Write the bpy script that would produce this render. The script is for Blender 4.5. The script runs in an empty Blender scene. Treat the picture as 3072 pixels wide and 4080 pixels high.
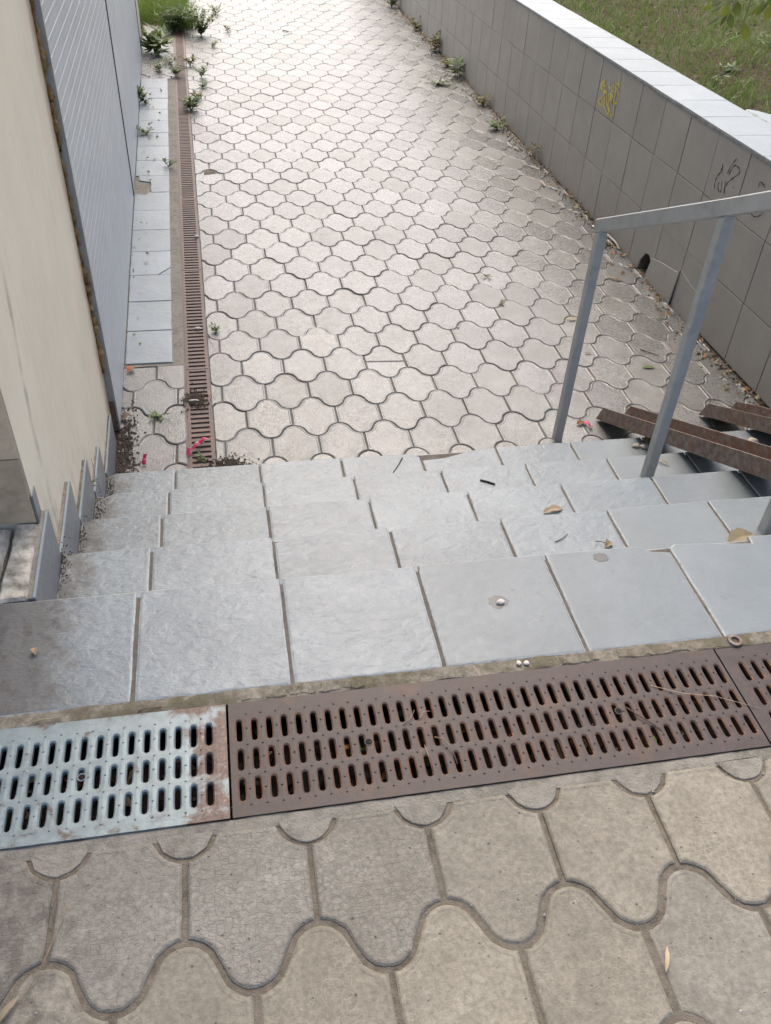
import bpy, math, random
import numpy as np
from mathutils import Vector, Matrix, noise as mnoise

random.seed(7)
RNG = np.random.default_rng(7)
SC = bpy.context.scene
COL = SC.collection
PI = math.pi

# ------------------------------------------------------------------ camera
cam_d = bpy.data.cameras.new('camera')
cam = bpy.data.objects.new('camera', cam_d)
COL.objects.link(cam)
CC = Vector((0.47075, -1.52592, 1.51626))
CR = Vector((0.98366, -0.17409, 0.04578))
CU = Vector((0.07858, 0.64410, 0.76090))
CF = Vector((0.16195, 0.74487, -0.64726))
cam.matrix_world = Matrix(((CR.x, CU.x, -CF.x, CC.x), (CR.y, CU.y, -CF.y, CC.y), (CR.z, CU.z, -CF.z, CC.z), (0, 0, 0, 1)))
cam_d.sensor_fit = 'HORIZONTAL'
cam_d.sensor_width = 36
cam_d.lens = 39.785
cam_d.clip_start = 0.02
cam_d.clip_end = 600
SC.camera = cam

# ------------------------------------------------------------------ sky, sun, exposure
SUN_EL, SUN_AZ = 54.0, -2.0          # degrees; azimuth from +y (down the path) towards +x
world = bpy.data.worlds.new('World')
SC.world = world
world.use_nodes = True
wn = world.node_tree
bg = wn.nodes['Background']
sky = wn.nodes.new('ShaderNodeTexSky')
sky.sky_type = 'NISHITA'
sky.sun_disc = False
sky.sun_elevation = math.radians(SUN_EL)
sky.sun_rotation = math.radians(SUN_AZ)
sky.air_density = 0.9
sky.dust_density = 6.5
sky.ozone_density = 1.0
wn.links.new(sky.outputs[0], bg.inputs['Color'])
bg.inputs['Strength'].default_value = 0.15
sun_d = bpy.data.lights.new('sun', 'SUN')
sun_d.energy = 0.5
sun_d.angle = math.radians(100)
sun_d.color = (1.0, 0.99, 0.975)
sun = bpy.data.objects.new('sun', sun_d)
COL.objects.link(sun)
el, az = math.radians(SUN_EL), math.radians(SUN_AZ)
sdir = Vector((math.sin(az) * math.cos(el), math.cos(az) * math.cos(el), math.sin(el)))
sun.rotation_euler = sdir.to_track_quat('Z', 'Y').to_euler()
sun.location = (0, 6, 9)
SC.view_settings.view_transform = 'Standard'
SC.view_settings.look = 'None'
SC.view_settings.gamma = 1.0
SC.view_settings.use_curve_mapping = False
SC.view_settings.exposure = 1.05
SC.cycles.max_bounces = 5
SC.cycles.diffuse_bounces = 3

# ------------------------------------------------------------------ key measures (metres)
RS, TR = 0.170, 0.3448          # riser, tread
TP = 0.345                      # tile pitch
X0 = 0.200                      # first tile joint
LO = -5 * RS                    # lower path level
WX = 3.18                       # face of the retaining wall
def wdz(y): return -0.011 * (y - 2.9)           # the wall sinks slightly with the path
def skx(y): return -0.039 - 0.027 * y           # skirting face
def bex(y): return -0.060 - 0.023 * y           # beige wall face
def mpx(y): return -0.030 - 0.024 * y           # metal panel face
def drx(y): return 0.236 - 0.0185 * (y - 1.63)  # left edge of lower drain grate

# ------------------------------------------------------------------ node helpers
class NB:
    def __init__(s, name):
        s.m = bpy.data.materials.new(name)
        s.m.use_nodes = True
        s.t = s.m.node_tree
        s.b = s.t.nodes['Principled BSDF']
        s.tc = s.t.nodes.new('ShaderNodeTexCoord')
        s.oi = s.t.nodes.new('ShaderNodeObjectInfo')
        s.ge = s.t.nodes.new('ShaderNodeNewGeometry')
    def put(s, sock, v):
        if isinstance(v, bpy.types.NodeSocket):
            s.t.links.new(v, sock)
        elif isinstance(v, (tuple, list)) and len(v) == 3 and sock.type == 'RGBA':
            sock.default_value = (*v, 1)
        else:
            sock.default_value = v
    def n(s, typ, out=0, ins=None, **props):
        nd = s.t.nodes.new('ShaderNode' + typ)
        for k, v in props.items(): setattr(nd, k, v)
        for k, v in (ins or {}).items(): s.put(nd.inputs[k], v)
        return nd.outputs[out]
    def math(s, op, a, b=0.5, c=None):
        nd = s.t.nodes.new('ShaderNodeMath'); nd.operation = op
        s.put(nd.inputs[0], a); s.put(nd.inputs[1], b)
        if c is not None: s.put(nd.inputs[2], c)
        return nd.outputs[0]
    def rnd(s):
        return s.math('FRACT', s.math('ADD', s.oi.outputs['Random'], s.ge.outputs['Random Per Island']))
    def obj(s, scale=(1, 1, 1)):
        off = s.n('VectorMath', ins={0: s.oi.outputs['Random'], 1: (37.0, 91.0, 13.0)}, operation='MULTIPLY')
        v = s.n('VectorMath', ins={0: s.tc.outputs['Object'], 1: off}, operation='ADD')
        return s.n('VectorMath', ins={0: v, 1: scale}, operation='MULTIPLY') if scale != (1, 1, 1) else v
    def pos(s, scale=(1, 1, 1)):
        return s.n('VectorMath', ins={0: s.ge.outputs['Position'], 1: scale}, operation='MULTIPLY')
    def xyz(s):
        nd = s.t.nodes.new('ShaderNodeSeparateXYZ'); s.t.links.new(s.ge.outputs['Position'], nd.inputs[0]); return nd.outputs
    def noise(s, v, scale, detail=4, rough=0.55, dist=0.0, typ='FBM'):
        return s.n('TexNoise', ins={'Vector': v, 'Scale': scale, 'Detail': detail, 'Roughness': rough, 'Distortion': dist}, noise_type=typ)
    def ramp(s, f, a, b, lo=0.0, hi=1.0):
        return s.n('MapRange', ins={'Value': f, 'From Min': a, 'From Max': b, 'To Min': lo, 'To Max': hi}, interpolation_type='SMOOTHSTEP')
    def mix(s, f, a, b, blend='MIX'):
        nd = s.t.nodes.new('ShaderNodeMix'); nd.data_type = 'RGBA'; nd.blend_type = blend
        s.put(nd.inputs[0], f); s.put(nd.inputs[6], a); s.put(nd.inputs[7], b)
        return nd.outputs[2]
    def bump(s, h, strength=0.3, dist=0.002, normal=None):
        ins = {'Height': h, 'Strength': strength, 'Distance': dist}
        if normal is not None: ins['Normal'] = normal
        return s.n('Bump', ins=ins)
    def fin(s, col, rough=0.6, normal=None, spec=0.5, metal=0.0, trans=None):
        s.put(s.b.inputs['Base Color'], col); s.put(s.b.inputs['Roughness'], rough)
        s.put(s.b.inputs['Specular IOR Level'], spec); s.put(s.b.inputs['Metallic'], metal)
        if normal is not None: s.put(s.b.inputs['Normal'], normal)
        return s.m

def scale3(c, k): return tuple(x * k for x in c)

def m_paver(name, base, dark, scale_sz, rough0, spec, line_pale, dirt=False):
    s = NB(name)
    v = s.obj(); r = s.rnd()
    warp = s.n('VectorMath', ins={0: s.n('TexNoise', 1, ins={'Vector': v, 'Scale': 14.0, 'Detail': 2}), 1: (0.02, 0.02, 0.0)}, operation='MULTIPLY')
    vv = s.n('VectorMath', ins={0: s.n('VectorMath', ins={0: v, 1: warp}, operation='ADD'), 1: (1, 1.35, 1)}, operation='MULTIPLY')
    cell = s.n('TexVoronoi', 'Distance', ins={'Vector': vv, 'Scale': 1.0 / scale_sz, 'Randomness': 0.75}, feature='DISTANCE_TO_EDGE')
    net = s.ramp(cell, 0.0, 0.09 if line_pale else 0.11, 1.0, 0.0)
    big = s.noise(v, 6, 5, 0.6)
    fine = s.noise(v, 90, 5, 0.65)
    mid = s.noise(v, 28, 5, 0.6)
    wear = s.ramp(s.noise(v, 9, 3), 0.42, 0.6)
    col = s.mix(s.ramp(big, 0.3, 0.72), dark, base)
    col = s.mix(s.ramp(fine, 0.3, 0.7), s.mix(0.6 if dirt else 0.4, col, scale3(dark, 0.55)), col)
    col = s.mix(s.math('MULTIPLY', s.math('MULTIPLY', net, wear), 0.30 if line_pale else 0.27), col, tuple(x * (1.45 if line_pale else 0.45) for x in base))
    pits = s.ramp(s.n('TexVoronoi', 0, ins={'Vector': v, 'Scale': 55.0, 'Randomness': 1.0}), 0.06, 0.16, 1, 0)
    pitm = s.math('MULTIPLY', pits, s.ramp(mid, 0.45, 0.62))
    col = s.mix(s.math('MULTIPLY', pitm, 0.6), col, scale3(dark, 0.45))
    spk = s.ramp(s.n('TexVoronoi', 0, ins={'Vector': v, 'Scale': 75.0}), 0.05, 0.12, 1, 0)
    spm = s.math('MULTIPLY', spk, s.ramp(s.noise(v, 17, 3), 0.55, 0.68))
    col = s.mix(s.math('MULTIPLY', spm, 0.6), col, (0.60, 0.57, 0.50))
    blot = s.ramp(s.noise(v, 13, 6, 0.72, 0.6), 0.52, 0.68)
    col = s.mix(s.math('MULTIPLY', blot, 0.32), col, scale3(dark, 0.62))
    dust = s.ramp(s.noise(v, 19, 6, 0.7, 0.3), 0.56, 0.7)
    col = s.mix(s.math('MULTIPLY', dust, 0.3), col, scale3(base, 1.4))
    if dirt:    # blackish algae blotches, thickest at the left end of the landing
        px, py, pz = s.xyz(); wp = s.ge.outputs['Position']
        dm = s.math('ADD', s.ramp(px, -0.1, 0.55, 0.34, -0.08), s.noise(wp, 24, 6, 0.7, 0.4))
        dm = s.math('MULTIPLY', s.ramp(dm, 0.66, 0.92), 0.75)
        col = s.mix(dm, col, (0.10, 0.088, 0.072))
    hsv = s.n('HueSaturation', ins={'Color': col, 'Value': s.n('MapRange', ins={'Value': r, 'To Min': 0.92 if dirt else 0.82, 'To Max': 1.06 if dirt else 1.14}), 'Saturation': s.n('MapRange', ins={'Value': s.math('FRACT', s.math('MULTIPLY', r, 7.3)), 'To Min': 0.85 if dirt else 0.7, 'To Max': 1.08})})
    h = s.math('ADD', s.math('MULTIPLY', net, -0.10 if line_pale else -0.2), s.math('ADD', s.math('MULTIPLY', mid, 0.9), s.math('MULTIPLY', fine, 0.35)))
    h = s.math('SUBTRACT', h, s.math('MULTIPLY', pitm, 0.8))
    nb = s.bump(h, 0.9 if dirt else 0.7, 0.0032 if dirt else 0.0026)
    ro = s.n('MapRange', ins={'Value': s.math('ADD', s.math('MULTIPLY', mid, 0.6), s.math('MULTIPLY', s.math('FRACT', s.math('MULTIPLY', r, 3.7)), 0.4)), 'From Min': 0.2, 'From Max': 0.8, 'To Min': rough0 - 0.1, 'To Max': rough0 + 0.16})
    fl = s.ramp(s.noise(s.n('VectorMath', ins={0: v, 1: (1.0, 1.6, 1.0)}, operation='MULTIPLY'), 62, 3, 0.6), 0.46, 0.58)
    ro = s.math('ADD', ro, s.math('MULTIPLY', s.math('SUBTRACT', fl, 0.5), 0.16))
    return s.fin(hsv, ro, nb, spec)

def m_tile(name, base, dark, stain=False, relief=1.0, rough0=0.30, vary=0.09):
    s = NB(name)
    v = s.obj(); r = s.oi.outputs['Random']
    rid = s.noise(s.n('VectorMath', ins={0: v, 1: (1.0, 1.5, 1.0)}, operation='MULTIPLY'), 24, 5, 0.55, 0.3)
    rid2 = s.noise(v, 52, 6, 0.68, 0.3)
    rid3 = s.noise(s.n('VectorMath', ins={0: v, 1: (1.3, 0.8, 1.0)}, operation='MULTIPLY'), 9, 5, 0.62, 0.5, 'RIDGED_MULTIFRACTAL')
    fine = s.noise(v, 210, 3, 0.6)
    big = s.noise(v, 4.5, 4, 0.6)
    col = s.mix(s.ramp(big, 0.3, 0.75), dark, base)
    col = s.mix(s.ramp(fine, 0.35, 0.7, 0.6, 1.0), scale3(dark, 0.9), col)
    col = s.mix(s.ramp(s.noise(v, 30, 5, 0.7), 0.60, 0.74, 0, 0.35), col, (0.12, 0.105, 0.09))
    relief_shade = s.ramp(s.noise(s.n('VectorMath', ins={0: v, 1: (1.0, 2.1, 1.0)}, operation='MULTIPLY'), 24, 5, 0.7, 0.7), 0.56, 0.70)  # dark crescents painted into the colour as shading of the slate relief
    col = s.mix(s.math('MULTIPLY', relief_shade, 0.3 * min(1.0, relief)), col, scale3(dark, 0.55))
    fleck = s.ramp(s.noise(v, 75, 4, 0.7), 0.62, 0.74)
    col = s.mix(s.math('MULTIPLY', fleck, 0.12), col, scale3(base, 1.5))
    ro = s.n('MapRange', ins={'Value': rid2, 'From Min': 0.3, 'From Max': 0.7, 'To Min': rough0 - 0.05, 'To Max': rough0 + 0.12})
    if stain:   # algae and soot by the left end of the top row, and grime near the skirting
        x, y, z = s.xyz()
        wpos = s.ge.outputs['Position']
        near = s.math('ADD', s.ramp(x, -0.12, 0.24, 1, 0), s.math('MULTIPLY', s.math('SUBTRACT', s.noise(wpos, 7, 5, 0.65), 0.5), 1.1))
        m = s.math('MULTIPLY', s.ramp(near, 0.28, 0.85), s.ramp(y, 0.3, -0.1))
        blot = s.ramp(s.noise(wpos, 26, 6, 0.7, 0.6), 0.32, 0.62)
        m = s.math('MULTIPLY', m, s.n('MapRange', ins={'Value': blot, 'To Min': 0.3, 'To Max': 0.92}))
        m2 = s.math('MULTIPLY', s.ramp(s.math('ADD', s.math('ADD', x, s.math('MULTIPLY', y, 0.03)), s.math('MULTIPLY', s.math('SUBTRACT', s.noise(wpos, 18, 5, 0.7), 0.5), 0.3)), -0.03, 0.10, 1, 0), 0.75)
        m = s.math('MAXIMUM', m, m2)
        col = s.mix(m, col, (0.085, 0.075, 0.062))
        ro = s.math('MAXIMUM', ro, s.math('MULTIPLY', m, 0.8))
    col = s.n('HueSaturation', ins={'Color': col, 'Value': s.n('MapRange', ins={'Value': r, 'To Min': 1 - vary, 'To Max': 1 + vary})})
    h = s.math('ADD', s.math('MULTIPLY', rid, 0.8), s.math('ADD', s.math('MULTIPLY', rid2, 0.3), s.math('MULTIPLY', rid3, 0.14)))
    n1 = s.bump(h, min(1.0, 0.75 * relief), 0.0072)
    nb = s.bump(fine, 0.05, 0.001, n1)
    return s.fin(col, ro, nb, 0.5)

def m_plain(name, base, var=0.25, rough=0.6, nscale=20, bump=0.3, dark=None, spec=0.4, metal=0.0, bd=0.002, rscale=None):
    s = NB(name)
    v = s.obj()
    a = s.noise(v, nscale, 6, 0.62); b = s.noise(v, nscale * 0.22, 4, 0.6)
    dk = dark or scale3(base, 1 - var * 1.6)
    col = s.mix(s.ramp(a, 0.3, 0.7), dk, base)
    col = s.mix(s.ramp(b, 0.3, 0.7, 0.0, 0.6), col, scale3(base, 1 + var * 0.5))
    nb = s.bump(s.math('ADD', a, s.noise(v, nscale * 5, 3)), bump, bd)
    return s.fin(col, s.n('MapRange', ins={'Value': a, 'To Min': rough - 0.1, 'To Max': rough + 0.12}), nb, spec, metal)

def m_rust(name, light, dark, orange, rough=0.5, metal=0.0, osc=9, oth=(0.52, 0.72)):
    s = NB(name)
    v = s.obj()
    a = s.noise(v, 38, 7, 0.7); b = s.noise(v, osc, 5, 0.65, 0.4); c = s.noise(v, 160, 4, 0.6)
    col = s.mix(s.ramp(a, 0.3, 0.7), dark, light)
    col = s.mix(s.ramp(b, oth[0], oth[1], 0, 0.85), col, orange)
    col = s.mix(s.ramp(c, 0.5, 0.75, 0, 0.4), col, scale3(dark, 0.5))
    nb = s.bump(s.math('ADD', a, s.math('MULTIPLY', c, 0.5)), 0.35, 0.0012)
    return s.fin(col, s.n('MapRange', ins={'Value': a, 'To Min': rough - 0.12, 'To Max': rough + 0.18}), nb, 0.5, metal)

def m_leaf(name, base, rough=0.5, trans=True):
    s = NB(name)
    r = s.rnd()
    a = s.noise(s.obj(), 40, 3)
    col = s.mix(a, scale3(base, 0.65), scale3(base, 1.25))
    col = s.n('HueSaturation', ins={'Color': col, 'Value': s.n('MapRange', ins={'Value': r, 'To Min': 0.65, 'To Max': 1.35}), 'Hue': s.n('MapRange', ins={'Value': s.math('FRACT', s.math('MULTIPLY', r, 5.1)), 'To Min': 0.475, 'To Max': 0.52})})
    s.fin(col, rough, None, 0.35)
    if trans:
        tr = s.n('BsdfTranslucent', ins={'Color': s.mix(0.5, col, (0.35, 0.42, 0.08))})
        ms = s.n('MixShader', ins={0: 0.2, 1: s.b.outputs[0], 2: tr})
        s.t.links.new(ms, s.t.nodes['Material Output'].inputs['Surface'])
    return s.m

M = {}
M['paver'] = m_paver('concrete_paver', (0.200, 0.204, 0.191), (0.140, 0.140, 0.127), 0.0145, 0.31, 0.8, False)
M['paver_up'] = m_paver('worn_paver', (0.305, 0.280, 0.222), (0.235, 0.213, 0.166), 0.0125, 0.62, 0.3, True, True)
M['paver_upd'] = m_paver('worn_paver_dark_net', (0.295, 0.275, 0.228), (0.225, 0.206, 0.165), 0.0128, 0.6, 0.3, False, True)
M['tile'] = m_tile('slate_tile', (0.222, 0.258, 0.272), (0.168, 0.196, 0.208), True)
M['tile_flat'] = m_tile('slate_tile_worn_flat', (0.205, 0.236, 0.246), (0.168, 0.194, 0.202), True, 0.4, 0.38)
M['tile_edge'] = m_plain('worn_highlight_edge', (0.42, 0.455, 0.46), 0.3, 0.5, 90, 0.4, (0.22, 0.21, 0.19))  # worn pale glaze, lightened further to paint a highlight along the nosing
M['apron'] = m_tile('pale_tile', (0.275, 0.318, 0.338), (0.22, 0.255, 0.272), False, 0.5, 0.34)
M['riser'] = m_tile('riser_tile', (0.33, 0.345, 0.36), (0.25, 0.26, 0.27), False, 0.3)
M['skirt'] = m_tile('skirting_tile', (0.235, 0.25, 0.26), (0.185, 0.195, 0.20), False, 0.18, 0.4)
M['walltile'] = m_tile('wall_tile', (0.325, 0.312, 0.285), (0.275, 0.262, 0.238), False, 0.14, 0.46, 0.035)
M['cap'] = m_tile('cap_tile', (0.275, 0.312, 0.322), (0.235, 0.268, 0.278), False, 0.12, 0.38)
M['capedge'] = m_plain('cap_edge', (0.22, 0.235, 0.24), 0.4, 0.6, 40, 0.4)
M['grout'] = m_plain('grout', (0.135, 0.120, 0.10), 0.4, 0.85, 60, 0.6, (0.06, 0.053, 0.043))
def m_mortar():
    s = NB('mortar'); p = s.ge.outputs['Position']
    a = s.noise(p, 45, 7, 0.7); b = s.noise(p, 7, 5, 0.65); c = s.noise(p, 12, 5, 0.6, 0.5)
    col = s.mix(s.ramp(a, 0.32, 0.68), (0.13, 0.115, 0.085), (0.275, 0.248, 0.198))
    col = s.mix(s.ramp(b, 0.45, 0.62, 0, 0.8), col, (0.115, 0.10, 0.062))
    col = s.mix(s.ramp(c, 0.6, 0.7, 0, 0.6), col, (0.40, 0.35, 0.28))
    cr = s.ramp(s.n('TexVoronoi', 'Distance', ins={'Vector': s.n('VectorMath', ins={0: p, 1: s.n('VectorMath', ins={0: s.n('TexNoise', 1, ins={'Vector': p, 'Scale': 30.0}), 1: (.03, .03, .03)}, operation='MULTIPLY')}, operation='ADD'), 'Scale': 21.0}, feature='DISTANCE_TO_EDGE'), 0.0, 0.035, 1, 0)
    col = s.mix(s.math('MULTIPLY', s.math('MULTIPLY', cr, s.ramp(s.noise(p, 5, 3), 0.5, 0.62)), 0.5), col, (0.04, 0.033, 0.024))
    return s.fin(col, 0.9, s.bump(s.math('ADD', a, b), 1.0, 0.006), 0.2)
M['mortar'] = m_mortar()
M['concrete'] = m_plain('concrete', (0.255, 0.238, 0.20), 0.3, 0.85, 40, 0.9, (0.13, 0.12, 0.095), bd=0.004)
M['moss'] = m_plain('lichen_concrete', (0.52, 0.48, 0.40), 0.5, 0.9, 22, 0.9, (0.07, 0.06, 0.045), bd=0.005)
M['soil'] = m_plain('soil', (0.15, 0.118, 0.088), 0.4, 0.95, 45, 1.0, (0.06, 0.045, 0.032), bd=0.006)
M['joint_up'] = m_plain('joint_sand_up', (0.185, 0.16, 0.125), 0.4, 0.95, 60, 0.9, (0.085, 0.072, 0.052), bd=0.004)
M['joint'] = m_plain('joint_sand', (0.175, 0.152, 0.122), 0.4, 0.95, 60, 0.9, (0.085, 0.071, 0.053), bd=0.004)
M['trough'] = m_plain('dirty_shade_trough', (0.035, 0.028, 0.022), 0.4, 0.95, 30, 0.6)  # dirty concrete, blackened further to paint the shade below the slots
M['litter'] = m_plain('shade_dark_litter', (0.05, 0.036, 0.025), 0.5, 0.9, 60, 0.8, (0.018, 0.013, 0.009))  # litter colour darkened as well, as painted shade inside the drains
M['bounce_paving'] = m_plain('pale_bounce_paving', (0.36, 0.33, 0.28), 0.2, 0.8, 12, 0.4)
M['dark'] = m_plain('shade_black', (0.012, 0.010, 0.008), 0.4, 0.95, 30, 0.5)  # near-black that paints shade on the narrow drain floor and in bolt holes
M['black'] = m_plain('seam_shade_black', (0.014, 0.014, 0.015), 0.4, 0.7, 30, 0.3)  # black standing in for the shade inside the open sheet seams
M['grate_low'] = m_rust('brown_iron', (0.155, 0.105, 0.085), (0.085, 0.055, 0.045), (0.20, 0.12, 0.08), 0.55)
M['grate_mid'] = m_rust('rusty_grate', (0.070, 0.050, 0.043), (0.038, 0.026, 0.023), (0.105, 0.052, 0.028), 0.52, 0.05, 11, (0.52, 0.78))
M['grate_rim'] = m_rust('rusty_slot_rim', (0.15, 0.085, 0.055), (0.07, 0.040, 0.030), (0.21, 0.10, 0.05), 0.6, 0.0, 14, (0.42, 0.62))
M['grate_gal'] = None
M['ramp'] = m_rust('rusted_channel', (0.245, 0.205, 0.178), (0.10, 0.066, 0.05), (0.165, 0.08, 0.047), 0.55, 0.05, 22, (0.46, 0.66))
M['grey_paint'] = m_plain('grey_paint', (0.375, 0.385, 0.37), 0.14, 0.42, 30, 0.12, spec=0.5)
M['stem'] = m_plain('bark', (0.11, 0.085, 0.06), 0.4, 0.85, 30, 0.8, bd=0.006)
M['leafd'] = m_leaf('leaf_dark', (0.055, 0.095, 0.022))
M['leafy'] = m_leaf('leaf_yellow_green', (0.16, 0.19, 0.028))
M['leafp'] = m_leaf('leaf_pale', (0.17, 0.21, 0.14), 0.35)
M['weed'] = m_leaf('weed_green', (0.155, 0.215, 0.08))
M['weedy'] = m_leaf('weed_dry', (0.22, 0.19, 0.07))
M['grass'] = m_leaf('grass_green', (0.165, 0.265, 0.07))
M['grassd'] = m_leaf('grass_dry', (0.21, 0.185, 0.105))
M['dry'] = m_leaf('dry_leaf', (0.34, 0.27, 0.175), 0.7)
M['dryo'] = m_leaf('dry_leaf_orange', (0.36, 0.17, 0.065), 0.7)
M['straw'] = m_leaf('straw', (0.36, 0.29, 0.19), 0.7, False)
M['twig'] = m_plain('dark_twig', (0.028, 0.022, 0.018), 0.4, 0.8, 60, 0.6)
M['white'] = m_plain('white_chip', (0.68, 0.63, 0.56), 0.2, 0.7, 60, 0.5)
M['pink'] = m_plain('pink_plastic', (0.50, 0.035, 0.115), 0.3, 0.35, 25, 0.2)
M['yel'] = m_plain('yellow_paint', (0.66, 0.56, 0.12), 0.15, 0.6, 90, 0.2)
M['ink'] = m_plain('black_marker', (0.022, 0.021, 0.022), 0.2, 0.6, 90, 0.1)
M['foam'] = m_plain('old_foam', (0.40, 0.26, 0.12), 0.5, 0.85, 45, 1.0, (0.10, 0.065, 0.035), bd=0.006)
M['brown'] = m_plain('brown_plinth', (0.58, 0.44, 0.29), 0.2, 0.55, 30, 0.25)
M['peach'] = m_plain('peach_render', (0.74, 0.57, 0.38), 0.14, 0.8, 50, 0.35)
M['cream'] = m_plain('cream_render', (0.60, 0.55, 0.45), 0.12, 0.8, 40, 0.3)

def m_galv():
    s = NB('galvanised_rusting'); v = s.obj()
    a = s.noise(v, 30, 6, 0.65); c = s.noise(v, 150, 4, 0.6)
    col = s.mix(s.ramp(a, 0.3, 0.7), (0.165, 0.205, 0.212), (0.235, 0.285, 0.292))
    x, y, z = s.xyz()
    d = s.math('ADD', s.ramp(x, 0.25, 0.40, 0, 0.55), s.math('MULTIPLY', s.ramp(s.math('ABSOLUTE', s.math('ADD', y, 0.5)), 0.10, 0.14), 0.22))
    m = s.ramp(s.math('ADD', s.math('SUBTRACT', s.noise(v, 17, 6, 0.65, 0.5), 0.48), s.math('MULTIPLY', d, 0.45)), 0.11, 0.27)
    rust = s.mix(s.ramp(c, 0.35, 0.65), (0.065, 0.042, 0.036), (0.115, 0.075, 0.06))
    col = s.mix(m, col, rust)
    col = s.mix(s.math('MULTIPLY', s.ramp(c, 0.62, 0.75), 0.5), col, (0.5, 0.5, 0.47))
    nb = s.bump(s.math('ADD', a, s.math('MULTIPLY', c, 0.4)), 0.3, 0.0012)
    return s.fin(col, s.n('MapRange', ins={'Value': a, 'To Min': 0.35, 'To Max': 0.55}), nb, 0.5, 0.2)
M['grate_gal'] = m_galv()

def m_beige():
    s = NB('beige_wall_panel'); x, y, z = s.xyz(); p = s.ge.outputs['Position']
    big = s.noise(p, 3.0, 4, 0.6)
    vs = s.noise(s.pos((60, 60, 2.2)), 1.0, 4, 0.6)
    col = s.mix(s.ramp(big, 0.3, 0.7), (0.70, 0.635, 0.49), (0.77, 0.70, 0.55))
    col = s.mix(s.ramp(vs, 0.5, 0.75, 0, 0.14), col, (0.30, 0.27, 0.21))
    # one long soot streak running down the panel, and specks
    wob = s.math('MULTIPLY', s.math('SUBTRACT', s.noise(s.pos((0.01, 0.01, 3.0)), 1.0, 2), 0.5), 0.07)
    sy = s.math('ABSOLUTE', s.math('SUBTRACT', s.math('ADD', y, wob), s.math('ADD', 0.475, s.math('MULTIPLY', s.math('MAXIMUM', s.math('SUBTRACT', z, 0.15), 0.0), 0.28))))
    st = s.math('MULTIPLY', s.ramp(sy, 0.0, 0.028, 1, 0), s.ramp(s.noise(s.pos((3, 3, 4)), 1.6, 4, 0.6), 0.36, 0.62))
    col = s.mix(s.math('MULTIPLY', s.math('MULTIPLY', st, s.ramp(z, 0.75, 0.45)), 0.55), col, (0.13, 0.12, 0.10))
    sp = s.ramp(s.n('TexVoronoi', 0, ins={'Vector': s.pos((40, 40, 16)), 'Scale': 1.0}), 0.05, 0.11, 1, 0)
    col = s.mix(s.math('MULTIPLY', sp, s.ramp(s.noise(p, 6, 3), 0.52, 0.66, 0, 0.6)), col, (0.16, 0.14, 0.11))
    # rust washing in from the joint with the metal sheets
    e = s.math('ADD', s.ramp(y, 1.62, 1.93, 0, 1), s.math('MULTIPLY', s.math('SUBTRACT', s.noise(s.pos((8, 8, 5)), 1.0, 4), 0.5), 0.9))
    col = s.mix(s.ramp(e, 0.45, 1.15, 0, 0.75), col, (0.40, 0.24, 0.12))
    b = s.math('MULTIPLY', s.ramp(s.math('ADD', z, s.math('MULTIPLY', y, 0.49)), 0.02, 0.35, 1, 0), s.ramp(s.noise(s.pos((20, 20, 9)), 1.0, 5, 0.7), 0.42, 0.68))
    col = s.mix(s.math('MULTIPLY', b, 0.4), col, (0.26, 0.22, 0.16))
    return s.fin(col, 0.5, s.bump(s.noise(p, 70, 5, 0.6), 0.18, 0.0015), 0.4)
M['beige'] = m_beige()

def m_metal():
    s = NB('ribbed_metal_sheet'); p = s.ge.outputs['Position']
    a = s.noise(s.pos((2, 2, 5)), 1.5, 5, 0.6); st = s.noise(s.pos((14, 14, 1.3)), 1.0, 4, 0.6)
    col = s.mix(s.ramp(a, 0.3, 0.7), (0.345, 0.375, 0.39), (0.41, 0.44, 0.45))
    col = s.mix(s.ramp(st, 0.52, 0.72, 0, 0.25), col, (0.25, 0.26, 0.265))
    return s.fin(col, s.n('MapRange', ins={'Value': a, 'To Min': 0.34, 'To Max': 0.46}), s.bump(s.noise(p, 40, 3), 0.04, 0.001), 0.5)
M['metal'] = m_metal()

def m_lawn():
    s = NB('lawn_earth'); p = s.ge.outputs['Position']
    a = s.noise(p, 1.1, 5, 0.65); b = s.noise(p, 25, 6, 0.7)
    col = s.mix(s.ramp(b, 0.3, 0.7), (0.05, 0.037, 0.026), (0.13, 0.10, 0.068))
    col = s.mix(s.ramp(a, 0.48, 0.6, 0, 0.75), col, (0.085, 0.095, 0.038))
    return s.fin(col, 0.95, s.bump(b, 1.0, 0.02), 0.1)
M['lawn'] = m_lawn()

# ------------------------------------------------------------------ mesh helpers
def mesh(name, V, F, mat, smooth=False):
    me = bpy.data.meshes.new(name)
    me.from_pydata([tuple(v) for v in V], [], F)
    if mat: me.materials.append(M[mat] if isinstance(mat, str) else mat)
    if smooth:
        me.polygons.foreach_set('use_smooth', [True] * len(me.polygons))
    me.update()
    return me
def ob(name, me, parent=None, loc=(0, 0, 0), rot=(0, 0, 0), scl=None):
    o = bpy.data.objects.new(name, me); COL.objects.link(o)
    o.location = loc; o.rotation_euler = rot
    if scl: o.scale = scl
    if parent is not None: o.parent = parent
    return o
def tag(o, label=None, cat=None, group=None, kind=None):
    for k, v in (('label', label), ('category', cat), ('group', group), ('kind', kind)):
        if v: o[k] = v
    return o
def thing(name, label, cat, group=None, loc=(0, 0, 0)):
    o = bpy.data.objects.new(name, None); COL.objects.link(o); o.location = loc
    o.empty_display_size = 0.1
    return tag(o, label, cat, group)
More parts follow.
